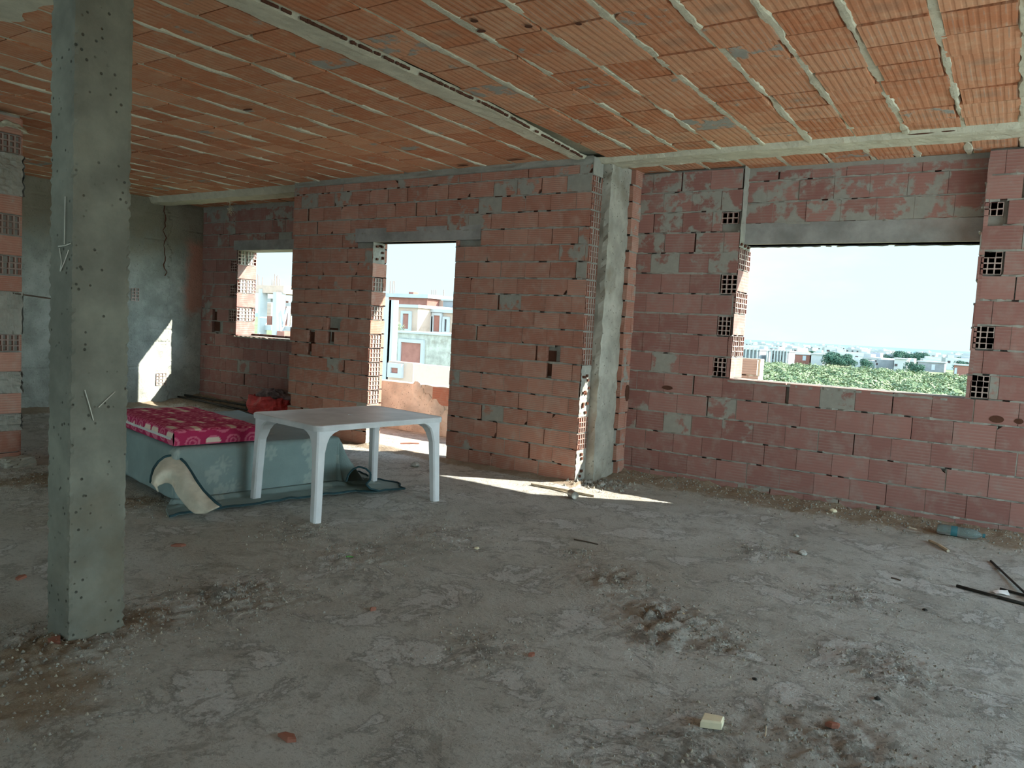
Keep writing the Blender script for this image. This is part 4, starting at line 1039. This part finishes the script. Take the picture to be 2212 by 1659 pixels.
def papers():
    s = MB(); s.grid(lambda u, v: ((u-.5)*.085, (v-.5)*.055*(1-.3*u), .006+.022*u*v+.004*math.sin(u*5)), 6, 4, 0); o = lay('torn_paper', s, [M['paper']], 2163, 1283, 'larger torn scrap of white paper between the rods at the right edge', 'paper', rz=.4, dz=.004)
    s = MB(); s.grid(lambda u, v: ((u-.5)*.05, (v-.5)*.02, .004+.006*u), 4, 3, 0); o = lay('torn_paper', s, [M['paper']], 2146, 1291, 'smaller torn scrap of white paper under the front rod', 'paper', rz=-.3, dz=.0)
papers()
# clear plastic bottle by the window wall
def build_bottle():
    a, b = atz(2022, 1150, .06), atz(2125, 1168, .06); a.y = b.y = 7.16; c = (a+b)/2; c.z = gz(c.x, c.y)+.042
    t = thing('plastic_bottle', 'clear bluish plastic bottle lying on its side against the foot of the window wall', 'bottle', c, R(2))
    L = .34; T = lambda x, y, z: (z-L/2, x, y)
    s = MB(); s.lathe([(.001, 0), (.030, .0), (.041, .012), (.042, .06), (.040, .07), (.042, .08), (.042, .15), (.039, .16), (.042, .17), (.042, .24), (.034, .28), (.017, .31), (.014, .315), (.014, .335)], 22, fr=T); s.build('bottle_body', [M['pet']], t, smooth=True)
    s = MB(); s.lathe([(.0165, .322), (.0165, .34), (.001, .341)], 14, fr=T); o = s.build('cap', [M['teal']], t); tag(o, 'teal screw cap')
    s = MB(); s.lathe([(.0425, .10), (.0425, .145)], 22, fr=T); o = s.build('bottle_label', [M['teal']], t, smooth=True)
def pet():
    mt, q, bs = mat('clear_pet', .05, .5); bs.inputs['Base Color'].default_value = (.55, .80, .84, 1); bs.inputs['Transmission Weight'].default_value = .85; bs.inputs['IOR'].default_value = 1.25; return mt
M['pet'] = pet(); M['teal'] = plain('teal_plastic', (.04, .17, .20), .4, .4)
build_bottle()
# red plastic bag of rubbish in the alcove
def build_bag():
    p = Vector((-9.22, 7.42, gz(-9.22, 7.42)))
    t = thing('plastic_bag', 'crumpled red plastic bag at the foot of the alcove wall', 'bag', p)
    s = MB(); s.grid(lambda u, v: (lambda a, r_: (r_*math.cos(a)*1.5, r_*math.sin(a)*.8, v**.8*.27+.04*n1(math.cos(a)*2, math.sin(a)*2, v*3)))(2*math.pi*u, .29*(1-.25*v**2)*(1+.3*n1(math.cos(2*math.pi*u)*2.2, math.sin(2*math.pi*u)*2.2, v*2.5))), 44, 12, 0, closed=True)
    s.face([(.26*math.cos(2*math.pi*k/12), .16*math.sin(2*math.pi*k/12), .22) for k in range(12)]); s.build('bag_skin', [M['red']], t)
    s = MB(); s.grid(lambda u, v: (lambda th, ph, q: (.08+.30*q*math.sin(ph)*math.cos(th), .13*q*math.sin(ph)*math.sin(th), .30+.08*q*math.cos(ph)))(2*math.pi*u, math.pi*v, 1+.45*n1(math.cos(2*math.pi*u)*2, math.sin(2*math.pi*u)*2, v*4)), 26, 12, 0); o = s.build('rubbish', [M['rags']], t); tag(o, 'grey rags spilling from the bag mouth')
M['rags'] = plain('grey_rags', (.20, .15, .15), .9, .1, .5, 9)
build_bag()
# straw cobweb hanging under the alcove beam
def cobweb():
    p = at(497, 432, 7.0); s = MB(); rg = random.Random(4)
    s.tube([(0, 0, .12), (0, 0, 0), (.005, 0, -.10)], .003, 4)
    for _ in range(26):
        z = rg.uniform(-.20, -.02); a = rg.random()*6.3; l_ = rg.uniform(.02, .055); s.tube([(0, 0, z), (l_*.6*math.cos(a), l_*.6*math.sin(a), z+rg.uniform(-.03, .03)), (l_*math.cos(a+.5), l_*math.sin(a+.5), z+rg.uniform(-.05, .03))], .0028, 4)
    o = s.build('straw_tuft', [M['wood']]); o.location = p; tag(o, 'wispy straw tuft hanging from the ceiling beam in the alcove', 'straw')
cobweb()

# ------------------------------------------------------------ outside
GZ = -6.5
def ground():
    mt, q, bs = mat('scrubland', .95, .1); P = q.n('ShaderNodeTexCoord').outputs['Object']
    c = q.mix(q.step(q.noise(.08, 6, .6, P), .4, .6), (.16, .21, .10), (.26, .25, .16)); c = q.mix(q.math('MULTIPLY', q.step(q.noise(.9, 5, .6, P), .45, .65), .6), c, (.10, .16, .06)); q.t.links.new(c, bs.inputs['Base Color'])
    mb = MB(); mb.grid(lambda u, v: (-1500+4000*u, 9+1300*v, GZ-.6+.4*n1(u*200, v*80, 1)), 40, 30, 0)
    tag(mb.build('ground', [mt]), 'green scrub plain stretching from the building to the town', 'ground', kind='structure')
    mt, q, bs = mat('sea_water', .25, .5); bs.inputs['Base Color'].default_value = (.10, .30, .42, 1)
    mb = MB(); mb.face([(-20000, 1250, GZ-1.2), (20000, 1250, GZ-1.2), (20000, 26000, GZ-1.2), (-20000, 26000, GZ-1.2)])
    tag(mb.build('sea', [mt]), 'pale blue sea on the horizon beyond the town', 'sea', kind='structure')
ground()
M['white_wall'] = plain('whitewashed_wall', (.46, .455, .44), .9, .1, .06, .5); M['grey_wall'] = plain('grey_block_wall', (.27, .27, .275), .95, .1, .12, .5); M['lilac_wall'] = plain('pale_lilac_wall', (.36, .35, .40), .9, .1, .05, .5)
M['redwall'] = plain('far_red_brick', (.30, .13, .10), .95, .1, .12, 3); M['roofslab'] = plain('roof_concrete', (.42, .42, .41), .9, .1, .08, 1); M['void'] = plain('shaded_opening', (.09, .07, .07), .95, .05); M['shut'] = plain('pale_shutter', (.50, .52, .54), .8, .1)
M['rebar'] = plain('rebar', (.20, .13, .10), .8, .2); M['cream_block'] = brick_mat('cream_block', 'v', 6, (.46, .31, .235), (.52, .38, .30), smear=-.1)
def house(name, px0, px1, pyt, pyb, Y, label, cat='house', wall='white_wall', depth=9, windows=(), group=None, roof=True, extra=None, grounded=False, cornice=.35):
    """windows: (px0, px1, pyt, pyb, material)"""
    if grounded: Y = atz((px0+px1)/2, pyb, GZ).y
    a, b, c = at(px0, (pyt+pyb)/2, Y), at(px1, (pyt+pyb)/2, Y), at((px0+px1)/2, pyt, Y); d = at((px0+px1)/2, pyb, Y)
    O = Vector(((a.x+b.x)/2, Y, d.z if not grounded else GZ)); t = thing(name, label, cat, O, 0, group); W_ = (b.x-a.x)/2; z1 = c.z-O.z; z0 = min(0, 0 if not grounded else -1)
    if not grounded: z0 = GZ-O.z
    mb = MB(); mb.box((-W_, 0, z0), (W_, depth, z1), 0, (.5, 0, 0)); mb.build('walls', [M[wall]], t)
    if roof:
        mb = MB(); k = cornice; mb.box((-W_-k, -k, z1), (W_+k, depth+k, z1+k*1.1), 0); mb.build('roof', [M['roofslab']], t)
    for w_ in windows:
        p, q_ = at(w_[0], w_[3], Y), at(w_[1], w_[2], Y); m_ = w_[4] if len(w_) > 4 else 'void'
        mb = MB(); e = .06; mb.box((p.x-O.x, -e, p.z-O.z), (q_.x-O.x, .02, q_.z-O.z), 0); 
        fr_ = MB(); g = .12
        for lo, hi in (((p.x-g, -e-.05, p.z-g), (p.x, 0, q_.z+g)), ((q_.x, -e-.05, p.z-g), (q_.x+g, 0, q_.z+g)), ((p.x, -e-.05, q_.z), (q_.x, 0, q_.z+g)), ((p.x, -e-.05, p.z-g), (q_.x, 0, p.z))):
            fr_.box(tuple(Vector(lo)-Vector((O.x, 0, O.z))), tuple(Vector(hi)-Vector((O.x, 0, O.z))), 0)
        w2 = fr_.build('window_surround', [M['roofslab']], t); o = mb.build('window', [M[m_]], w2)
    if extra: extra(t, O)
    return t
# -- seen through the wide window
S = 'beyond the green grove'
def columns(n, m_='roofslab', proud=.3):
    def f(t, O):
        w_ = [c for c in t.children if c.name.startswith('walls')][0]; xs = [v.co.x for v in w_.data.vertices]; z1 = max(v.co.z for v in w_.data.vertices)
        for i in range(n):
            x = min(xs)+(max(xs)-min(xs))*(i+.5)/n; mb = MB(); mb.box((x-.22, -proud-.4, -1), (x+.22, -proud, z1+.6), 0); mb.build('column', [M[m_]], t)
    return f
house('unfinished_house', 1600, 1640, 756, 782, 0, 'grey unfinished house with white columns at the left edge of the wide window view', wall='grey_wall', grounded=True, extra=columns(5))
house('unfinished_house', 1641, 1661, 758, 779, 0, 'narrow grey unfinished house behind the pale parapet block, second from left in the wide window', wall='grey_wall', grounded=True, extra=columns(3))
house('unfinished_house', 1664, 1703, 759, 786, 0, 'grey house with open white frame, third from left in the wide window', wall='grey_wall', grounded=True, extra=columns(6), windows=((1668, 1676, 764, 776), (1683, 1690, 766, 778)))
house('brick_house', 1705, 1749, 766, 783, 0, 'long low red brick house with two white windows beyond the grove', wall='redwall', grounded=True, windows=((1710, 1717, 768, 777, 'shut'), (1734, 1741, 769, 778, 'shut')))
house('white_house', 1752, 1778, 766, 786, 0, 'white plain house right of the red brick house beyond the grove', grounded=True)
house('long_shed', 1832, 1884, 767, 786, 0, 'long low pale lilac building in the middle of the wide window view', 'building', wall='lilac_wall', grounded=True, roof=False)
house('long_shed', 1880, 1901, 762, 786, 0, 'taller pale lilac block at the right end of the long low building', 'building', wall='lilac_wall', grounded=True, roof=False)
house('grey_house', 1893, 1930, 777, 797, 0, 'plain grey house with one dark window at its left, beyond the grove', wall='grey_wall', grounded=True, roof=False, windows=((1891.5, 1897, 784, 789),))
house('white_house', 1931, 1958, 776, 800, 0, 'tall white house with one dark window beside the plain grey house', grounded=True, windows=((1932, 1939, 786, 791),))
house('white_house', 1959, 1974, 774, 793, 0, 'narrow white house right behind the tall white one', grounded=True, roof=False)
house('grey_house', 1982, 2040, 783, 800, 0, 'long grey brown house with a white cornice beyond the grove', wall='grey_wall', grounded=True, windows=((1990, 1996, 791, 797), (2012, 2020, 788, 799, 'shut')))
house('brick_house', 2060, 2110, 790, 811, 0, 'red brick house with a white cornice at the right edge of the wide window view', wall='redwall', grounded=True, windows=((2062, 2067, 795, 807, 'shut'),), depth=8)
for px in (1784, 1817):
    p = atz(px, 783, GZ); s = MB(); s.tube([(0, 0, 0), (0, 0, 3.6)], .22, 8); s.tube([(0, 0, 3.6), (0, 0, 4.6)], .12, 6); o = s.build('pole', [M['shut']]); o.location = p
    tag(o, 'white pole, %s of the two standing before the trees beyond the grove' % ('left' if px < 1800 else 'right'), 'pole')
# pale blocks of the town
rg = random.Random(21); proto = None
HT = []
for (w_, h_) in ((9, 3.4), (13, 4.4), (8, 5.2)):
    t = thing('town_house', 'small pale flat roofed house in the distant town before the sea', 'house', (0, 0, 0), 0, 'pale houses of the distant town')
    mb = MB(); mb.box((-w_/2, 0, -1), (w_/2, 9, h_), 0); mb.box((-w_/2+1, 1, h_), (-w_/2+4, 4, h_+1.2), 0); mb.build('walls', [M['white_wall']], t)
    for k in range(3): mb = MB(); mb.box((-w_/2+1+k*w_/3.2, -.1, h_*.5), (-w_/2+2.3+k*w_/3.2, .0, h_*.72), 0); mb.build('window', [M['void']], t)
    HT.append(t)
used = set()
tspots = []; i = -1
while len(tspots) < 96:
    px = rg.uniform(1600, 2100); D = rg.choice((330, 420, 520, 620, 760, 900, 1050))*rg.uniform(.9, 1.1)
    d = fwd+right*((px-IW/2)/FPX); x, y = d.x/d.y*D, D
    if any((x-a)**2+(y-b)**2 < 460 for a, b in tspots): continue
    tspots.append((x, y)); i += 1
    k = i % 3; t = HT[k] if k not in used else copy_tree(HT[k]); used.add(k)
    t.location = (x, y, GZ); s_ = rg.uniform(.7, 1.15)*(1+D/2200); t.scale = (s_, s_, rg.uniform(.75, 1.15)); t.rotation_euler.z = rg.uniform(-.5, .5)

def tree_proto(name, label, group, r_, h_, seed, mats, cat='tree', nl=520):
    rg = random.Random(seed); t = thing(name, label, cat, (0, 0, 0), 0, group)
    s = MB(); s.tube([(0, 0, -1.0), (.1, .05, h_*.3), (.0, .1, h_*.55)], [.18, .13, .08], 6); s.build('trunk', [M['bark']], t)
    s = MB(); bl = [(rg.uniform(-.5, .5)*r_, rg.uniform(-.5, .5)*r_, h_*rg.uniform(.35, .75), r_*rg.uniform(.45, .65)) for _ in range(7)]
    for _ in range(nl):
        bx_, by_, bz, br = rg.choice(bl); v = Vector((rg.gauss(0, 1), rg.gauss(0, 1), rg.gauss(0, .9))).normalized(); p = Vector((bx_, by_, bz))+v*br*rg.uniform(.75, 1.05)
        if p.z < .1: continue
        a = v.orthogonal().normalized(); b = v.cross(a); th = rg.random()*6.3; a, b = a*math.cos(th)+b*math.sin(th), b*math.cos(th)-a*math.sin(th); a = (a+v*rg.uniform(-.5, .5)); l_ = r_*rg.uniform(.035, .09)
        s.face([p-a*l_-b*l_*.5, p+a*l_-b*l_*.5, p+a*l_*.9+b*l_*.5, p-a*l_*.9+b*l_*.5], rg.randrange(len(mats)))
    s.build('crown', [M[q] for q in mats], t); return t
M['bark'] = plain('bark', (.16, .12, .08)); M['leafa'] = plain('pale_olive_leaf', (.20, .25, .12), .8, .2, .2, 2); M['leafb'] = plain('grey_olive_leaf', (.25, .29, .17), .8, .2, .2, 2); M['leafc'] = plain('deep_olive_leaf', (.14, .19, .09), .8, .2, .2, 2); M['leafd'] = plain('dark_pine', (.055, .11, .075), .85, .1, .2, 1)
TP = [tree_proto('olive_tree', 'low pale green bushy tree in the grove below the wide window', 'trees of the grove', 2.1, 3.0, k, ['leafa', 'leafb', 'leafc'], nl=1500) for k in range(3)]
used = set(); n = 0; rg = random.Random(8)
spots = []; tries = 0
while n < 285 and tries < 60000:
    tries += 1; px = rg.uniform(1590, 2110); D = 62+136*rg.random()**.62; dd = fwd+right*((px-IW/2)/FPX); x, y = dd.x/dd.y*D, D
    if any((x-a)**2+(y-b)**2 < 11.5 for a, b in spots): continue
    spots.append((x, y))
    k = n % 3; t = TP[k] if k not in used else copy_tree(TP[k]); used.add(k); s_ = rg.uniform(.85, 1.15); t.location = (x, y, GZ-.3); t.scale = (s_*1.15, s_*1.15, s_); t.rotation_euler.z = rg.random()*6; n += 1
TD = tree_proto('dark_tree', 'dark green tree standing among the far houses', 'dark trees before the town', 5, 8.5, 5, ['leafd'], nl=1300)
for i, (px, D, s_) in enumerate([(1788+i*11, 300+(i%2)*12, .6) for i in range(5)]+[(1908+i*13, 400+(i%2)*14, .85) for i in range(7)]+[(2068+i*11, 330+(i%2)*12, .7) for i in range(3)]+[(1755+i*31, 480, .6) for i in range(11)]+[(1797, 320, .7), (1962, 260, .5), (1868, 262, .5), (1975, 255, .45)]):
    t = TD if i == 0 else copy_tree(TD); dd = fwd+right*((px+rg.uniform(-3, 3)-IW/2)/FPX); t.location = (dd.x/dd.y*D, D, GZ); t.scale = (s_*rg.uniform(.8, 1.2),)*2+(s_*rg.uniform(.6, 1.0),); t.rotation_euler.z = rg.random()*6
# pale block wall of this building just outside the wide window
def block_wall():
    p, q_ = at(1607, 823, 9.3), at(1641, 776, 9.3); mb = MB(); X0 = p.x-1.2; X1 = q_.x
    T = lambda u, n, z: (X0+u, 9.3+n, z)
    masonry(mb, lambda u, n, z: T(u, n, z+.10), X1-X0, q_.z-.10, .2, .3, (), 51, smr=.0, dn=.001, gap=.2, chips=0); mb.box((0, .05, -1.2), (X1-X0, .2, q_.z), 1, fr=T)
    struct(mb.build('wall_terrace', [M['pale'], M['rib'], M['dark']]), 'small pale block wall end just outside the wide window', 'wall')
block_wall()

# -- seen through the doorway
def bars(t, O, pts, h_=1.2):
    for px, py, Y in pts:
        p = at(px, py, Y)-O; s = MB(); s.tube([p, p+Vector((0, 0, h_))], .018, 4); s.build('rebar', [M['rebar']], t)
def ex1(t, O):
    p = at(885, 640, 31)-O; s = MB(); s.box((p.x-.12*1.4, .1, p.z), (p.x+.16, .5, p.z+.24), 0); s.build('brick_stub', [M['redwall']], t)
    bars(t, O, [(842, 638, 31.5), (848, 638, 31.5), (851, 638, 31.5)], .8)
house('brick_building', 838, 921, 643, 740, 31, 'far red brick building with thin concrete roof edge, topmost in the doorway view', 'building', wall='redwall', depth=8, extra=ex1, cornice=.18)
house('annex', 919, 962, 646, 672, 32, 'sunlit cream upper storey right of the red brick building, seen through the doorway', 'building', wall='cream_block', depth=2.5, roof=False, extra=lambda t, O: bars(t, O, [(932, 646, 32.2), (937, 646, 32.2), (941, 646, 32.2), (958, 646, 32.2)], .5))
house('roof_box', 957, 990, 650, 672, 30, 'grey rendered rooftop box at the right of the doorway view', 'building', wall='grey_wall', depth=2, cornice=.08)
house('cream_house', 851, 901, 664, 760, 26, 'cream block house with one tall brown window, seen through the doorway', wall='cream_block', windows=((872, 886, 678, 710, 'redwall'),), depth=5, cornice=.12)
house('cream_house', 905, 985, 675, 760, 27, 'long cream block house with a red brick bay, seen at the right of the doorway', wall='cream_block', windows=((918, 933, 689, 712, 'redwall'), (938, 953, 682, 716, 'redwall'), (962, 968, 690, 716, 'void')), depth=4, cornice=.14)
house('terrace_block', 846, 985, 722, 800, 21, 'stained grey concrete terrace wall below the cream houses', 'building', wall='conc', depth=3.5, cornice=.06, windows=((868, 913, 742, 782, 'redwall'),))
def plant():
    p = at(860, 717, 21.4); t = thing('shrub', 'small green shrub growing on the concrete terrace', 'shrub', p); rg = random.Random(2); s = MB()
    for _ in range(90):
        a = rg.random()*6.3; l_ = rg.uniform(.1, .34); e = rg.uniform(.2, 1.2); q_ = Vector((math.cos(a)*l_*math.cos(e), math.sin(a)*l_*math.cos(e), l_*math.sin(e))); b = Vector((-math.sin(a), math.cos(a), 0))*.035
        s.face([q_-b, q_+b, q_*1.25+b*.3, q_*1.25-b*.3])
    s.build('foliage', [M['leafb']], t)
plant()
for i, (px, w_) in enumerate(((836, 2.6), (841.5, 2.2), (847, 2.2))):
    p = at(px, 735, 17.5); z1 = at(px, 648, 17.5).z; t = MB(); ww = .11 if i else .13; t.box((-ww, -ww, -4), (ww, ww, z1-p.z), 0); o = t.build('concrete_column', [M['roofslab']]); o.location = p; tag(o, ('leftmost', 'middle', 'rightmost')[i]+' of the three slim concrete columns at the left of the doorway view', 'column')
house('low_brick_wall', 838, 892, 782, 830, 15.5, 'low pale brick garden wall with a red recess, nearer left in the doorway view', 'wall', wall='cream_block', depth=.3, roof=False, windows=((849, 865, 795, 805, 'redwall'),))
house('low_brick_wall', 893, 985, 790, 840, 14.5, 'pale sunlit brick wall just above the balcony parapet', 'wall', wall='pale', depth=.25, roof=False)
# -- seen through the small alcove window
def frame_building():
    Y = 23; O = at(585, 728, Y); t = thing('concrete_frame', 'unfinished concrete frame building with a lit roof slab and rebar, seen through the alcove window', 'building', O)
    def bx(px0, px1, pyt, pyb, y, d, m_, nm):
        a, b = at(px0, pyb, y), at(px1, pyt, y); s = MB(); s.box(tuple(Vector((a.x, y, a.z))-O), tuple(Vector((b.x, y+d, b.z))-O), 0); return s.build(nm, [M[m_]], t)
    bx(548, 613, 617, 632, Y-.2, 3.5, 'cream_block', 'roof_slab')
    bx(555, 563, 624, 760, Y-.3, .4, 'roofslab', 'column'); bx(586, 598, 631, 760, Y-.5, .5, 'roofslab', 'column'); bx(599, 603, 636, 760, Y+.5, .4, 'roofslab', 'column')
    bx(562, 585, 645, 651, Y+.6, .4, 'roofslab', 'beam'); bx(561, 586, 703, 712, Y, .4, 'roofslab', 'beam'); bx(600, 636, 706, 713, Y, .4, 'roofslab', 'beam')
    bx(612, 640, 655, 662, Y+.2, .5, 'roofslab', 'beam'); bx(562, 586, 655, 703, Y+3, .2, 'cream_block', 'infill_wall'); bx(602, 616, 650, 706, Y+1.5, .2, 'redwall', 'infill_wall')
    bx(573, 586, 683, 701, Y+.5, .3, 'redwall', 'brick_stack'); bx(598, 614, 716, 724, Y-.6, .5, 'redwall', 'brick_stack')
    for px in (556, 559, 566, 587, 590, 593, 597, 600, 604):
        p = at(px, 620, Y)-O; s = MB(); s.tube([p, p+Vector((0, 0, rnd.uniform(.25, .6)))], .014, 4); s.build('rebar', [M['rebar']], t)
    for a, b in (((622, 662), (612, 705)), ((626, 662), (622, 705)), ((634, 662), (630, 705))):
        p, q_ = at(*a, Y-.1)-O, at(*b, Y-.1)-O; s = MB(); s.tube([q_, p], .05, 6); s.build('prop', [M['shut']], t)
frame_building()
house('brick_building', 612, 660, 668, 740, 38, 'pale brick building behind leaning props, seen through the alcove window', 'building', wall='pale', depth=6)
